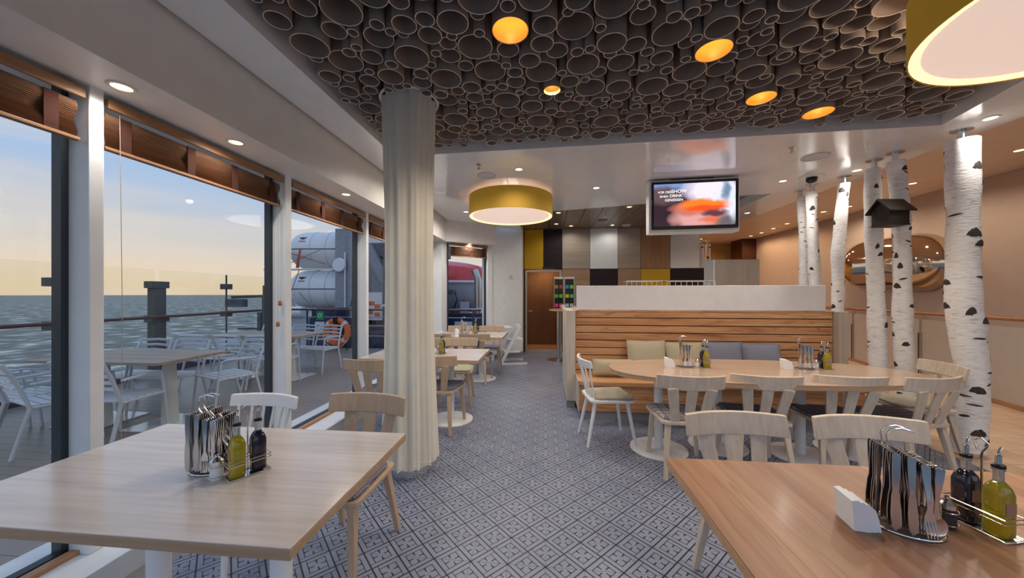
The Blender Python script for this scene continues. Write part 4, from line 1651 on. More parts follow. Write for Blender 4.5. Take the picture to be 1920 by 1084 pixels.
# ================================================================== BIRCH TRUNKS
def trunk(pts, r, label, seed, z0=.05, z1=2.80, knobs=()):
    """pts: [(x,y,z)] top..bottom spine"""
    rnd = random.Random(seed)
    pts = sorted(pts, key=lambda p: p[2])
    bx, by = pts[0][0], pts[0][1]
    e = empty('birch_trunk', (bx, by, 0), label=label, cat='tree trunk', group='white birch trunks between floor and ceiling')
    def at(z):
        for a, b in zip(pts, pts[1:]):
            if z <= b[2] or b is pts[-1]:
                t = (z - a[2]) / (b[2] - a[2])
                return a[0] + (b[0] - a[0]) * t - bx, a[1] + (b[1] - a[1]) * t - by
    n, NZ_ = 28, 60
    rings = []
    def rad(z, t):
        rr = r * (1 + .10 * (1 - z / 2.9)) + .004 * math.sin(z * 5 + seed) + .003 * math.sin(z * 13 + seed * 2)
        for kz, kt, ka in knobs:
            rr += ka * math.exp(-((z - kz) / .07) ** 2) * max(0, math.cos(t - kt)) ** 3
        return rr * (1 + .02 * math.sin(2 * t + seed + z))
    def off(z):
        x_, y_ = at(z)
        return x_ + .010 * math.sin(z * 2.7 + seed), y_ + .008 * math.sin(z * 2.1 + seed * 3)
    for i in range(NZ_ + 1):
        z = z0 + (z1 - z0) * i / NZ_
        ox, oy = off(z)
        rings.append([(ox + rad(z, 2 * math.pi * k / n) * math.cos(2 * math.pi * k / n), oy + rad(z, 2 * math.pi * k / n) * math.sin(2 * math.pi * k / n), z) for k in range(n)])
    MB().loft(rings).build('bark', M['bark'], e, ang=60)
    # dark scars: thin raised patches hugging the trunk
    nsc = 40
    for i in range(nsc):
        z = z0 + .06 + (z1 - z0 - .12) * (i + rnd.uniform(.1, .9)) / nsc
        t0 = rnd.uniform(0, 2 * math.pi)
        wide = rnd.uniform(.5, 1.25)
        eye = rnd.random() < .45
        hh = (rnd.uniform(.03, .06) if eye else rnd.uniform(.005, .010)) * (r / .075) ** .7
        nx, ny = 10, 4
        vs, fs = [], []
        sk = rnd.uniform(-.02, .02)
        for a in range(nx + 1):
            f = a / nx
            prof = math.sin(math.pi * f) ** .7
            top_, bot = (prof * hh, -prof * hh * .25) if eye else (prof * hh, -prof * hh)
            for b in range(ny + 1):
                g = b / ny
                zz = z + bot + (top_ - bot) * g + sk * (f - .5) + rnd.uniform(-1, 1) * .1 * hh
                zz = min(max(zz, z0 + .01), z1 - .01)
                t = t0 + (f - .5) * wide
                ox, oy = off(zz)
                rr = rad(zz, t) + .0012 + .0018 * prof * math.sin(math.pi * g)
                vs.append((ox + rr * math.cos(t), oy + rr * math.sin(t), zz))
        for a in range(nx):
            for b in range(ny):
                q = a * (ny + 1) + b
                fs.append((q, q + ny + 1, q + ny + 2, q + 1))
        MB().add(vs, fs).build('bark_scar', M['bark_mark'], e)
    ox, oy = at(z1)
    MB().lathe([(.028, z1 - .02), (.028, 2.892)], 20, (ox, oy, 0)).build('ceiling_pin', M['steel'], e)
    MB().lathe([(.07, 2.888), (.07, 2.899)], 28, (ox, oy, 0)).build('ceiling_plate', M['steel'], e)
    ox, oy = at(z0)
    MB().lathe([(.028, .004), (.028, z0 + .02)], 20, (ox, oy, 0)).build('floor_pin', M['steel'], e)
    MB().lathe([(.07, .001), (.07, .008)], 28, (ox, oy, 0)).build('floor_plate', M['steel'], e)


trunk([(3.691, 3.462, 2.8), (3.705, 3.464, 2.15), (3.714, 3.464, 1.2), (3.775, 3.471, .78), (3.733, 3.466, .05)], .098, 'thick birch trunk nearest the camera on the right', 1, knobs=((1.17, -.4, .03), (1.9, -.3, .012)))
trunk([(3.591, 3.945, 2.86), (3.656, 3.951, 1.827), (3.735, 3.958, .05)], .068, 'birch trunk just left of the thickest one, behind the birdhouse roof', 2)
trunk([(3.566, 4.143, 2.86), (3.554, 4.142, 1.849), (3.64, 4.15, .05)], .070, 'birch trunk carrying the black birdhouse', 3)
trunk([(3.694, 4.678, 2.86), (3.602, 4.669, 1.906), (3.60, 4.667, .05)], .062, 'birch trunk leaning left beside the end of the bar', 4)
trunk([(3.545, 5.005, 2.87), (3.581, 5.009, 1.944), (3.62, 5.02, .05)], .062, 'birch trunk behind the bar under the dome camera', 5)
trunk([(3.594, 5.291, 2.87), (3.654, 5.297, 1.975), (3.70, 5.31, .05)], .052, 'thin birch trunk farthest left of the row behind the bar', 6)
trunk([(4.233, 9.955, 2.87), (4.24, 9.96, .05)], .07, 'distant birch trunk in the passage, left of two', 7)
trunk([(4.42, 9.97, 2.87), (4.36, 9.97, .05)], .06, 'distant birch trunk in the passage, right of two', 8)

# birdhouse on the trunk
e = empty('birdhouse', (3.47, 3.86, 2.13), R(-84), label='black wooden birdhouse hung between two birch trunks', cat='birdhouse')
bw, bdp, bh, rh = .17, .20, .15, .10
body = [(-bw / 2, 0), (bw / 2, 0), (bw / 2, bh), (0, bh + rh), (-bw / 2, bh)]
MB().loft([[(x, y, z) for x, z in body] for y in (-bdp / 2, bdp / 2)]).build('house_body', M['birdhouse'], e)
for s in (-1, 1):
    MB().loft([[(0, y, bh + rh + .016), (s * (bw / 2 + .035), y, bh - .028 + .012), (s * (bw / 2 + .035), y, bh - .028 - .002), (0, y, bh + rh)] for y in (-bdp / 2 - .035, bdp / 2 + .035)]).build('roof_board', M['birdhouse'], e)
MB().box(-bw / 2 - .004, bw / 2 + .004, -bdp / 2 - .004, bdp / 2 + .004, -.012, .0).build('floor_board', M['birdhouse'], e)
MB().lathe([(.018, 0), (.018, .003)], 20).xf(Matrix.Translation((0, -bdp / 2, bh * .75)) @ Matrix.Rotation(R(90), 4, 'X')).build('entrance_hole', M['black'], e)

# ================================================================== CHROME WALL SCULPTURE
e = empty('chrome_blob_sculpture', (6.99, 7.65, 2.02), label='polished bronze-chrome blob sculpture on the tan wall', cat='sculpture')
ol = [(8.80, 2.08), (8.62, 2.45), (8.30, 2.60), (7.90, 2.60), (7.50, 2.61), (7.10, 2.575), (6.78, 2.42), (6.62, 2.10), (6.66, 1.74), (6.90, 1.50), (7.20, 1.48), (7.60, 1.54), (8.00, 1.55), (8.35, 1.545), (8.62, 1.68), (8.77, 1.86)]
ol = [(y - 7.65, z - 2.02) for y, z in ol]


def smooth_closed(p, it=3):
    for _ in range(it):
        q = []
        for i in range(len(p)):
            a, b = p[i], p[(i + 1) % len(p)]
            q.append((a[0] * .75 + b[0] * .25, a[1] * .75 + b[1] * .25))
            q.append((a[0] * .25 + b[0] * .75, a[1] * .25 + b[1] * .75))
        p = q
    return p


ol = smooth_closed(ol, 2)
rings = []
for i in range(13):
    t = i / 12 * math.pi / 2
    k = math.cos(t)
    d = math.sin(t)
    # medial axis kept long: shrink in y less than z
    rings.append([(-.02 - .42 * d, (y - math.copysign(min(abs(y), .50), y)) * k + math.copysign(min(abs(y), .50), y) * (1 - .15 * (1 - k)) if True else y * k, z * max(k, .015)) for y, z in ol])
MB().loft(rings).build('blob_shell', M['chrome'], e, ang=80)
MB().prism([(0, 0)] * 0 or [(y, z) for y, z in ol], 0, .02).xf(Matrix(((0, 0, -1, 0), (1, 0, 0, 0), (0, 1, 0, 0), (0, 0, 0, 1)))).build('wall_flange', M['brushed'], e)

# ================================================================== BALUSTRADE ON THE RIGHT
bal = empty('glass_balustrade', (5.80, 4.81, 0), math.atan2(.975, .2215), label='frosted glass balustrade with red-brown handrail on the right', cat='balustrade')
MB().tube([(-5.5, 0, 1.118), (5.2, 0, 1.118)], .024, 12).build('handrail', M['railwood'], bal)
ps = [-3.8, -2.6, -1.2, .0 + .2, 1.55, 3.35, 5.1]
ps = [-4.4, -2.6, -.8, 1.55, 3.34, 5.1]
for a, b in zip(ps, ps[1:]):
    MB().box(a + .03, b - .03, -.008, .008, .06, 1.02).build('glass_panel', M['frosted'], bal)
for a in ps:
    MB().box(a - .012, a + .012, -.03, -.012, .0, 1.10).build('upright', M['brushed'], bal)
    MB().box(a - .032, a - .012, -.045, .03, 0, .80).box(a + .012, a + .032, -.045, .03, 0, .80).build('post_clamp', M['brushed'], bal)
MB().box(-5.5, 5.2, -.04, .03, 0, .06).build('base_channel', M['silltrim'], bal)

# ================================================================== TELEVISION
ax, ay, bx_, by_ = 1.33, 4.59, 2.36, 4.52
wt_ = math.hypot(bx_ - ax, by_ - ay)
tv = empty('hanging_television', ((ax + bx_) / 2, (ay + by_) / 2, 2.21), math.atan2(by_ - ay, bx_ - ax), label='wide television in a white housing under the ceiling', cat='television')
h = wt_ / 2 + .015
MB().box(-h, h, .0, .16, 0, .67).build('housing', M['white'], tv, bev=.006)
MB().box(-.25, .25, .03, .12, .67, .69).build('ceiling_mount', M['black'], tv)
MB().box(-h + .03, h - .02, -.03, .0, .04, .645).build('bezel', M['black'], tv, bev=.005)


def screen_mat():
    m, nt, b = newmat('television_picture')
    x, y, z = uvsep(nt, False)
    n = nd(nt, 'ShaderNodeTexNoise')
    n.inputs['Scale'].default_value = 7
    tc = nd(nt, 'ShaderNodeTexCoord')
    nt.links.new(tc.outputs['Object'], n.inputs['Vector'])
    wob = (E(nt, n.outputs['Fac']) - .5) * .12
    def blob(cx, cz, rx, rz_, soft=.5):
        d = ((x + wob - cx) * (1 / rx)).op('POWER', 2.0) + ((z + wob * .6 - cz) * (1 / rz_)).op('POWER', 2.0)
        f = nd(nt, 'ShaderNodeMapRange')
        f.inputs[1].default_value = 1.0 + soft
        f.inputs[2].default_value = 1.0 - soft
        nt.links.new(d.so, f.inputs[0])
        return f.outputs[0]
    cur = None
    def layer(fac, c):
        nonlocal cur
        mx = nd(nt, 'ShaderNodeMix', data_type='RGBA')
        nt.links.new(fac, mx.inputs[0])
        if cur is None:
            mx.inputs[6].default_value = (.022, .012, .022, 1)
        else:
            nt.links.new(cur, mx.inputs[6])
        mx.inputs[7].default_value = (*c, 1)
        cur = mx.outputs[2]
    layer(blob(-.30, .27, .34, .09, .6), (.14, .22, .42))
    layer(blob(-.36, .12, .22, .11, .6), (.085, .050, .055))
    layer(blob(.22, .17, .32, .17, .55), (.62, .56, .66))
    layer(blob(.38, .02, .15, .26, .6), (.55, .57, .66))
    layer(blob(.37, .16, .05, .12, .8), (.12, .18, .26))
    layer(blob(.05, -.17, .30, .12, .6), (.52, .26, .25))
    layer(blob(-.05, -.06, .22, .08, .6), (.42, .13, .09))
    layer(blob(.12, -.01, .27, .075, .5), (.75, .16, .015))
    layer(blob(.13, -.05, .23, .035, .6), (.62, .06, .012))
    layer(blob(.24, -.12, .14, .05, .6), (.10, .03, .045))
    layer(blob(.22, -.20, .16, .035, .7), (.55, .12, .05))
    layer(blob(.36, -.23, .09, .08, .7), (.10, .09, .10))
    nt.links.new(cur, b.inputs['Emission Color'])
    b.inputs['Emission Strength'].default_value = .95
    b.inputs['Base Color'].default_value = (.01, .01, .01, 1)
    b.inputs['Roughness'].default_value = .15
    return m


M['screen'] = screen_mat()
scr = MB().box(-.475, .475, -.002, 0, -.265, .265).build('screen', M['screen'], tv, loc=(0, -.031, .345))
M['screentext'] = emit('screen_lettering', (.85, .85, .9), .8)


def text_mesh(txt, size, name, mat, parent, loc, rot=(R(90), 0, 0), align='LEFT', ext=.0006):
    cu = bpy.data.curves.new(name, 'FONT')
    cu.body = txt
    cu.size = size
    cu.align_x = align
    cu.extrude = ext
    t = bpy.data.objects.new(name + '_tmp', cu)
    col.objects.link(t)
    dg_ = bpy.context.evaluated_depsgraph_get()
    me = bpy.data.meshes.new_from_object(t.evaluated_get(dg_))
    bpy.data.objects.remove(t)
    me.materials.clear()
    me.materials.append(mat)
    o = bpy.data.objects.new(name, me)
    col.objects.link(o)
    o.parent = parent
    o.location = loc
    o.rotation_euler = rot
    return o


for tx, sz, x, z in (('VOR DER', .040, -.43, .150), ('SHOW', .060, -.268, .150), ('EINEN', .036, -.405, .098), ('DRINK', .050, -.288, .098), ('GENIESSEN', .044, -.345, .048)):
    text_mesh(tx, sz, 'screen_lettering', M['screentext'], scr, (x, -.0032, z))

# ================================================================== OUTSIDE: DECK FURNITURE
def make_outchair():
    e = empty('deck_chair', label='chair', cat='chair')
    for s in (-1, 1):
        x = .25 * s
        MB().tube([(x, .24, 0), (x, .20, .43), (x, .17, .63), (x, .10, .645), (x, -.20, .63)], .013, 8).tube([(x, -.30, 0), (x, -.20, .42), (x * .96, -.26, .63), (x * .92, -.34, .83)], .015, 8).tube([(x, .20, .42), (x, -.20, .42)], .012, 6).build('side_frame', M['alu'], e)
    ss = MB().box(-.24, .24, -.032, .032, -.006, .006).mesh('seat_slat', M['alu'])
    for k in range(6):
        o = bpy.data.objects.new('seat_slat', ss)
        col.objects.link(o)
        o.parent = e
        o.location = (0, -.17 + k * .074, .435)
    bs = MB().add([(-.235, 0, -.016), (.235, 0, -.016), (.235, 0, .016), (-.235, 0, .016), (0, -.03, -.016), (0, -.03, .016), (-.235, .008, -.016), (.235, .008, -.016), (.235, .008, .016), (-.235, .008, .016), (0, -.022, -.016), (0, -.022, .016)],
                 [(0, 4, 5, 3), (4, 1, 2, 5), (10, 6, 9, 11), (7, 10, 11, 8), (3, 5, 11, 9), (5, 2, 8, 11), (4, 0, 6, 10), (1, 4, 10, 7), (0, 3, 9, 6), (2, 1, 7, 8)]).mesh('back_slat', M['alu'])
    for k in range(5):
        o = bpy.data.objects.new('back_slat', bs)
        col.objects.link(o)
        o.parent = e
        f = k / 4
        o.location = (0, -.235 - .10 * f, .56 + .255 * f)
        o.rotation_euler = (R(-20), 0, 0)
    return e


oc = make_outchair()
OG = 'aluminium slat chairs on the deck'
for x, y, dg, lb in [
    (-4.72, 2.90, -16, 'aluminium deck chair nearest the window at the far left'), (-5.22, 2.98, -8, 'aluminium deck chair second from the window at the far left'), (-5.78, 2.98, 0, 'aluminium deck chair cut by the left picture edge'),
    (-4.18, 3.02, 6, 'aluminium deck chair just right of the first mullion'),
    (-5.22, 3.86, 180, 'aluminium deck chair beyond the near teak table, left'), (-4.66, 3.86, 182, 'aluminium deck chair beyond the near teak table, middle'), (-3.98, 3.98, 160, 'aluminium deck chair at the right corner of the near teak table'),
    (-5.30, 5.05, 0, 'aluminium deck chair on the near side of the far teak table, left'), (-4.72, 5.05, -4, 'aluminium deck chair on the near side of the far teak table, middle'), (-4.24, 5.08, 10, 'aluminium deck chair beside the second mullion'),
    (-5.36, 6.08, 180, 'aluminium deck chair on the far side of the far teak table, left'), (-4.72, 6.08, 180, 'aluminium deck chair on the far side of the far teak table, middle'), (-4.20, 6.08, 176, 'aluminium deck chair in front of the orange life ring'),
]:
    place(oc, used, (x, y, 0), R(dg), lb, OG)


def out_table(x0, x1, y0, y1, label):
    cx, cy = (x0 + x1) / 2, (y0 + y1) / 2
    e = empty('deck_table', (cx, cy, 0), label=label, cat='table', group='teak tables on the deck')
    n = 4
    w = (y1 - y0) / n
    hx = (x1 - x0) / 2
    for k in range(n):
        MB().box(-hx, hx, -w / 2 + .003, w / 2 - .003, -.014, .014).build('teak_board', M['teak'], e, loc=(0, y0 - cy + w * (k + .5), .736), bev=.002)
    for px in (-.42, .42):
        MB().tube([(px, 0, .01), (px, 0, .72)], [.075, .05], 20).build('pole', M['outpole'], e)
        MB().box(px - .27, px + .27, -.27, .27, 0, .012).build('base_plate', M['outplate'], e, bev=.003)
        MB().box(px - .03, px + .03, -.34, .34, .705, .721).build('support_bar', M['outpole'], e)


out_table(-5.32, -3.82, 3.06, 3.87, 'teak deck table nearest, seen through the large left window')
out_table(-5.62, -3.98, 5.23, 5.98, 'teak deck table farther back beside the second mullion')

# ---- glass wind-screen railing
ra = math.atan2(1, -.106)
rail = empty('glass_railing', (rail_x(5.55), 5.55, 0), ra - R(90), label='glass deck railing with brown handrail before the sea', cat='railing')
L1 = math.hypot(1, .106)
js = [-2.9, -1.4, 0, 1.52, 2.85]
jys = [-6.0, -4.4] + js
for a, b in zip(jys, jys[1:]):
    MB().box(-.007, .007, a + .045, b - .045, .12, 1.87).build('glass_panel', M['railglass'], rail)
MB().tube([(.13, -6.0, 1.034), (.13, 2.9, 1.034)], .026, 10).build('handrail', M['outrail'], rail)
for j in jys:
    thick = abs(j) < .01
    if thick or abs(j + 2.9) < .01 or abs(j - 2.85) < .01:
        MB().box(-.07, .07, j - .1, j + .1, 0, 1.66).build('post', M['railpost'], rail, bev=.006)
    else:
        MB().box(-.012, .012, j - .012, j + .012, .1, 1.86).build('post', M['railpost'], rail)
    for z in (1.60, 1.0):
        w = .15 if thick else .075
        MB().box(-.08, .08, j - w, j + w, z - .06, z + .06).build('clamp', M['railpost'], rail, bev=.005)
    MB().bar((.06, j, 1.0), (.13, j, 1.02), .03, .04).build('bracket', M['railpost'], rail)

# ---- cross rail with life ring and sign
cr = empty('deck_cross_rail', (-4.6, 8.50, 0), label='brown-topped steel rail closing the deck before the raft station', cat='railing')
MB().tube([(-2.6, 0, 1.034), (3.0, 0, 1.034)], .026, 10).build('handrail', M['outrail'], cr)
for z in (.36, .62, .84):
    MB().tube([(-2.6, 0, z), (3.0, 0, z)], .014, 8).build('mid_rail', M['davit'], cr)
for x in (-2.6, -1.6, -.5, .6, 1.7, 2.8):
    MB().tube([(x, 0, 0), (x, 0, 1.02)], .02, 8).build('post', M['navy'], cr)
ring = empty('life_ring', (-5.32, 8.41, .47), label='orange life ring hung on the deck rail', cat='life ring')
MB().tube([(.29 * math.cos(t), 0, .29 * math.sin(t)) for t in [2 * math.pi * k / 40 for k in range(40)]], .078, 14, closed=True).build('ring_body', M['orange'], ring)
for k in range(4):
    t0 = R(45 + 90 * k)
    MB().tube([(.29 * math.cos(t), 0, .29 * math.sin(t)) for t in (t0 - .13, t0, t0 + .13)], .0795, 14).build('reflective_band', M['refl'], ring)
MB().box(-.09, .05, -.11, -.04, -.33, .24).build('rescue_light', M['orange'], ring, bev=.03)
MB().box(-.04, .05, -.13, -.02, .20, .38).build('holder', M['black'], ring, bev=.01)
MB().tube([(.34 * math.cos(t), -.07, .34 * math.sin(t) - .06) for t in [math.pi + math.pi * k / 16 for k in range(17)]], .008, 6).build('grab_line', M['refl'], ring)
sg = empty('green_muster_sign', (-5.80, 8.44, .88), label='green safety sign with a white ring on the deck rail', cat='sign')
MB().box(-.10, .10, -.006, .006, -.11, .11).build('sign_board', M['green'], sg, bev=.002)
MB().tube([(.045 * math.cos(t), -.008, .045 * math.sin(t)) for t in [2 * math.pi * k / 24 for k in range(24)]], .012, 8, closed=True).build('ring_symbol', M['print_white'], sg)

struct('deck_lower', MB().box(-10.5, .5, 9.0, 18.5, -1.72, -1.5), M['kerb'])
# ---- searchlight arm at the railing
e = empty('deck_davit_arm', (-6.45, 7.45, 0), R(10), label='dark folding arm with lamp box beside the railing', cat='deck equipment')
MB().box(-.06, .06, -.06, .06, 0, 1.42).build('mast', M['railpost'], e, bev=.006)
MB().box(-.17, -.09, -.05, .05, .4, 1.02).build('side_post', M['davit_dark'], e, bev=.006)
MB().bar((.12, 0, 1.40), (-.75, 0, 1.36), .06, .06, side=(0, 1, 0)).build('arm', M['railpost'], e, bev=.006)
MB().bar((.1, 0, 1.38), (.55, 0, 1.22), .03, .03, side=(0, 1, 0)).build('stay', M['railpost'], e)
MB().box(-.85, -.45, -.08, .08, 1.14, 1.32).build('lamp_box', M['davit_dark'], e, bev=.01)
MB().box(-.6, -.1, -.04, .04, .62, .66).build('lever', M['davit_dark'], e)

# ---- raft canisters on their rack
def canister(x, y, z, label):
    e = empty('raft_canister', (x, y, z), R(-84), label=label, cat='life raft', group='white raft canisters')
    r = .70
    prof = []
    for i in range(12):
        t = math.pi / 2 * i / 11
        prof.append((max(.02, math.sin(t) ** .8) * r, -.35 - .65 * math.cos(t)))
    prof += [(r, .4), (r, 1.2), (r * .9, 1.5), (.05, 1.7)]
    rot = Matrix.Rotation(R(-90), 4, 'X')
    MB().lathe(prof, 48).xf(rot).build('raft_shell', M['canister'], e)
    MB().tube([(p[0] * s * 1.004, p[1], 0) for s, ps_ in ((-1, prof[::-1]), (1, prof)) for p in ps_], .016, 8).build('seam', M['print_dark'], e)
    for yy in (.0, .55):
        MB().tube([((r + .006) * math.cos(t), yy, (r + .006) * math.sin(t)) for t in [2 * math.pi * k / 32 for k in range(32)]], .012, 6, closed=True).build('lashing_band', M['refl'], e)
    wing = [(-.13, .05), (-.05, .02), (0, .045), (.05, .02), (.13, .05), (.09, -.02), (.03, -.03), (0, -.065), (-.03, -.03), (-.09, -.02)]
    def onshell(py, pz):
        zz = .40 + pz
        k = 1.0
        return (math.sqrt(max(.01, (r + .012) ** 2 - zz * zz)), -.30 + py, zz)
    MB().loft([[onshell(p, q) for p, q in wing], [(onshell(p, q)[0] - .03, *onshell(p, q)[1:]) for p, q in wing]]).build('winged_mark', M['print_dark'], e)
    bar_ = [(-.11, -.10), (.11, -.10), (.11, -.13), (-.11, -.13)]
    MB().loft([[onshell(p, q) for p, q in bar_], [(onshell(p, q)[0] - .03, *onshell(p, q)[1:]) for p, q in bar_]]).build('red_print', M['rope_red'], e)
    return e


canister(-8.45, 12.30, 3.05, 'upper white raft canister with a seam and winged mark')
canister(-8.48, 12.30, 1.62, 'lower white raft canister with a seam and winged mark')
e = empty('raft_rack', (-8.5, 12.3, 0), label='thin steel rack with crossed lashings holding the raft canisters', cat='rack')
MB().tube([(-1.6, -.72, 2.32), (1.4, -.60, 2.32)], .035, 8).build('cross_tube', M['canister'], e)
MB().tube([(-1.6, -.72, .86), (1.4, -.60, .86)], .035, 8).build('cross_tube', M['canister'], e)
for pa, pb, mk in [((-.95, -.85, 2.3), (.05, -.82, .2), 'rope'), ((-.15, -.85, 2.3), (-1.0, -.82, .2), 'rope'), ((-.70, -.85, 3.0), (-.66, -.85, 1.6), 'rope'), ((-.2, -.8, 1.5), (.9, -.75, .3), 'rope'),
                   ((-.85, -.80, 3.0), (.75, -.75, 2.5), 'rope_red'), ((.6, -.8, 3.0), (-.75, -.8, 2.45), 'rope')]:
    MB().tube([pa, pb], .013, 6).build('lashing', M[mk], e)
MB().tube([(-.10, -.86, 3.05), (-.14, -.90, 2.7), (-.20, -.88, 2.36)], [.03, .04, .05], 10).build('red_tackle', M['rope_red'], e)
MB().bar((-.75, -.85, 2.98), (-.58, -.85, 2.62), .16, .10).build('black_release', M['print_dark'], e)

# ---- davit tower
dv = empty('raft_davit', (-6.95, 11.9, 0), label='tall grey davit tower with sloping brace beside the rafts', cat='davit')
MB().box(-.44, .20, -.35, .35, -1.5, 3.75).build('column', M['davit'], dv, bev=.03)
MB().box(-.46, .95, -.36, .36, -1.5, .62).build('lower_casing', M['navy'], dv, bev=.02)
MB().loft([[(x, y, z) for x, z in ((.2, 3.2), (.62, 3.2), (2.05, .45), (2.05, -1.5), (.2, -1.5))] for y in (-.1, .3)]).build('brace', M['davit'], dv)
MB().loft([[(x, y, z) for x, z in ((.45, 3.25), (.85, 3.2), (2.5, .5), (2.05, .5))] for y in (-.4, -.1)]).build('brace_flange', M['davit'], dv)
MB().box(.2, 3.4, -.2, .9, 2.75, 3.25).build('top_beam', M['davit_dark'], dv, bev=.03)
MB().loft([[(x, y, z) for x, z in ((.25, 3.2), (1.4, 3.25), (3.0, 3.2), (2.7, 3.55), (1.0, 3.72), (.4, 3.62))] for y in (0, .9)]).build('winch_cover', M['canister'], dv)
MB().box(.9, 2.3, .35, .6, .4, 2.8).build('dark_recess', M['davit_dark'], dv)
MB().lathe([(.22, 0), (.25, .05), (.22, .1)], 24).xf(Matrix.Translation((-.2, -.42, 2.45)) @ Matrix.Rotation(R(90), 4, 'X')).build('pulley', M['canister'], dv)
MB().tube([(-.02, -.42, 2.9), (-.02, -.42, .2)], .03, 6).build('wire_fall', M['canister'], dv)
for a, b in (((.45, -.42, 2.4), (.5, -.45, .9)), ((.62, -.42, 2.3), (.75, -.45, .8)), ((.25, -.42, 2.2), (.2, -.45, 1.0))):
    MB().tube([a, ((a[0] + b[0]) / 2 + .12, a[1], (a[2] + b[2]) / 2), b], .022, 6).build('hanging_rope', M['print_dark'], dv)
ps_ = empty('safety_poster', (-6.05, 11.42, 1.02), label='white safety poster with orange pictures on the davit casing', cat='poster')
MB().box(-.48, .48, -.02, .0, -.48, .48).build('poster_board', M['print_white'], ps_)
for k, (x, z) in enumerate([(-.2, .05), (.1, .1), (.3, .0), (-.25, -.25), (.05, -.2), (.3, -.28)]):
    MB().box(x - .1, x + .1, -.028, -.02, z - .07, z + .07).build('orange_picture', M['orange'], ps_)
d2 = empty('boat_davit', (-4.6, 11.3, 0), label='dark grey boat davit frame left of the curtain', cat='davit')
MB().loft([[(x, y, z) for x, z in ((-.9, 3.0), (-.25, 3.0), (1.0, 1.2), (1.0, -1.5), (-.9, -1.5))] for y in (0, .5)]).build('side_plate', M['davit_dark'], d2)
MB().box(-.9, 1.1, -.05, .0, 1.02, 1.09).build('white_rail', M['canister'], d2)
MB().box(-.9, 1.1, -.05, .0, -.28, -.23).build('white_rail', M['canister'], d2)
MB().bar((-.8, -.04, 2.6), (.9, -.04, 1.4), .05, .07).build('brace_tube', M['davit'], d2)
MB().box(-.1, .12, -.02, 0, .12, .62).build('notice', M['print_white'], d2)
MB().box(-.9, 2.8, -.4, -.02, -1.5, -.35).build('deck_house', M['davit_dark'], d2)
bk = empty('machinery_casing', (-6.2, 10.2, 0), label='dark navy deck machinery behind the cross rail', cat='deck equipment')
MB().box(-.9, -.1, -.3, .5, -.5, 1.0).build('motor_box', M['navy'], bk, bev=.05)
MB().box(-1.7, -1.0, -.3, .3, -.5, .75).build('winch_box', M['boatgrey'], bk, bev=.05)
MB().tube([(-1.75, -.35, .9), (-1.1, -.35, .9)], .16, 16).build('winch_drum', M['canister'], bk)
MB().box(.1, 1.9, .1, .5, -.5, .45).build('locker', M['navy'], bk, bev=.03)
MB().box(-.75, -.45, -.33, -.3, .3, .6).build('notice', M['print_white'], bk)

# ---- red lifeboat beyond the angled window
bt = empty('lifeboat', (-6.05, 15.7, 0), R(-10), label='red-topped lifeboat seen through the angled far window', cat='lifeboat')


def boat_ring(x, top):
    k = math.sqrt(max(0, 1 - (x / 3.6) ** 2)) ** .75 + .02
    pts_ = []
    if top:
        for (yy, zz) in [(-1.45, 1.95), (-1.40, 2.25), (-1.05, 2.72), (-.5, 2.95), (.5, 2.95), (1.05, 2.72), (1.4, 2.25), (1.45, 1.95)]:
            pts_.append((x, yy * k, 1.95 + (zz - 1.95) * (.35 + .65 * k)))
    else:
        for (yy, zz) in [(-1.48, 1.95), (-1.40, 1.3), (-1.0, .75), (-.3, .45), (.3, .45), (1.0, .75), (1.40, 1.3), (1.48, 1.95)]:
            pts_.append((x, yy * k, 1.95 + (zz - 1.95) * (.5 + .5 * k)))
    return pts_


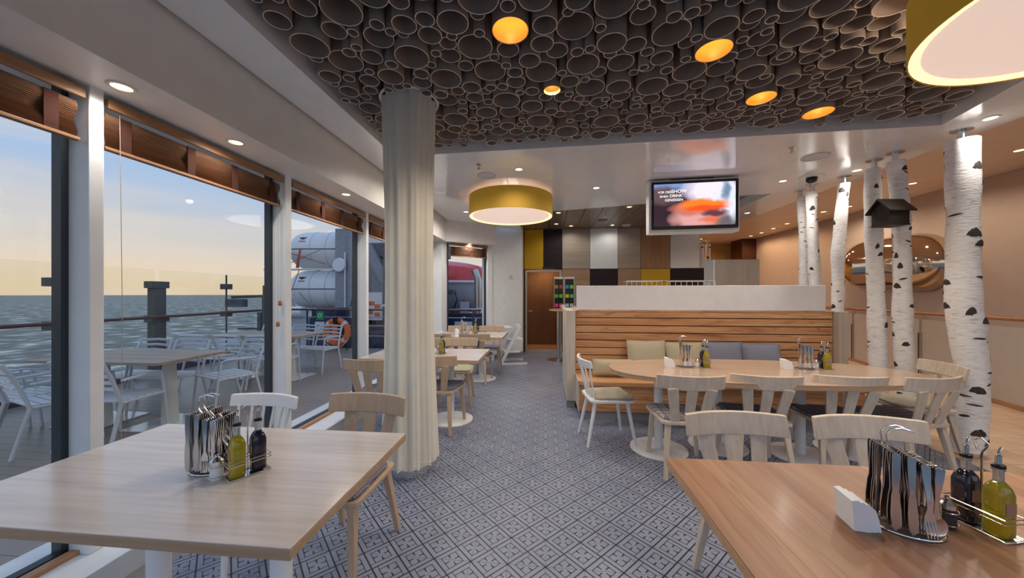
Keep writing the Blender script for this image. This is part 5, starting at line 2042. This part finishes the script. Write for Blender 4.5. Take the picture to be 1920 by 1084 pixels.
xs_ = [-3.6 + 7.2 * i / 18 for i in range(19)]
MB().loft([boat_ring(x, True) for x in xs_]).build('canopy', M['boatred'], bt, ang=25)
MB().loft([boat_ring(x, False)[::-1] for x in xs_]).build('hull', M['boatgrey'], bt, ang=40)
MB().tube([(x, -1.52 * (math.sqrt(max(0, 1 - (x / 3.65) ** 2)) ** .75) - .02, 1.95) for x in xs_], .06, 8).build('fender', M['canister'], bt)
MB().box(.2, 1.2, -.6, .6, 2.85, 3.2).build('cockpit', M['boatred'], bt, bev=.08)
MB().box(.25, 1.15, -.62, -.58, 3.0, 3.15).build('cockpit_window', M['black'], bt)
for x in (-1.0, .3, 1.6):
    MB().box(x - .2, x + .2, -1.36, -1.30, 2.35, 2.5).build('side_window', M['davit'], bt)
text_mesh('MIN', .30, 'hull_lettering', M['print_dark'], bt, (2.15, -1.37, 1.42), ext=.01)
ck = empty('boat_cradle', (-6.05, 15.7, -1.5), R(-10), label='dark steel cradle carrying the red lifeboat', cat='cradle')
for x in (-1.8, 1.8):
    MB().box(x - .12, x + .12, -1.1, 1.1, 0, .25).build('cross_beam', M['davit_dark'], ck)
    for y in (-.7, .7):
        MB().bar((x, y * 1.2, .2), (x, y * .75, 2.05), .16, .16).build('prop', M['davit_dark'], ck)
    MB().box(x - .1, x + .1, -.6, .6, 1.88, 2.0).build('chock', M['davit_dark'], ck)
bs = empty('boat_station', (-3.6, 12.6, 0), label='navy boat station with white ladder and red marks under the lifeboat', cat='deck equipment')
MB().box(-1.4, 2.4, 0, .4, -1.5, .72).build('casing', M['navy'], bs, bev=.03)
MB().tube([(-1.4, -.1, .82), (2.4, -.1, .92)], .03, 8).build('white_rail', M['canister'], bs)
for k in range(4):
    MB().box(.25, .95, -.04, 0, -.45 + k * .24, -.30 + k * .24).build('ladder_panel', M['canister'], bs)
for k, (x, z) in enumerate([(-.55, .1), (-.5, .55), (.05, -.5)]):
    MB().box(x - .12, x + .12, -.05, 0, z - .07, z + .07).build('red_mark', M['rope_red'], bs)
MB().box(-1.4, -.6, -.5, 0, -1.5, -.5).build('white_box', M['canister'], bs, bev=.03)
MB().tube([(1.05, .3, .3), (1.05, .3, 2.0), (.92, .3, 2.35)], .14, 16).build('exhaust_pipe', M['brushed'], bs)
MB().box(1.45, 1.6, .5, .7, .3, 1.7).build('support_post', M['davit'], bs)
MB().box(-.35, -.22, .2, .3, .7, 1.15).build('white_marker', M['canister'], bs)
MB().tube([(.1, .2, .72), (.3, .15, 1.25), (.2, .2, 1.5)], .03, 6).build('bracket', M['black'], bs)
MB().box(.4, .7, .2, .4, .72, 1.15).build('grey_box', M['boatgrey'], bs)
MB().box(.5, .6, .2, .3, 1.15, 1.25).build('red_mark', M['rope_red'], bs)
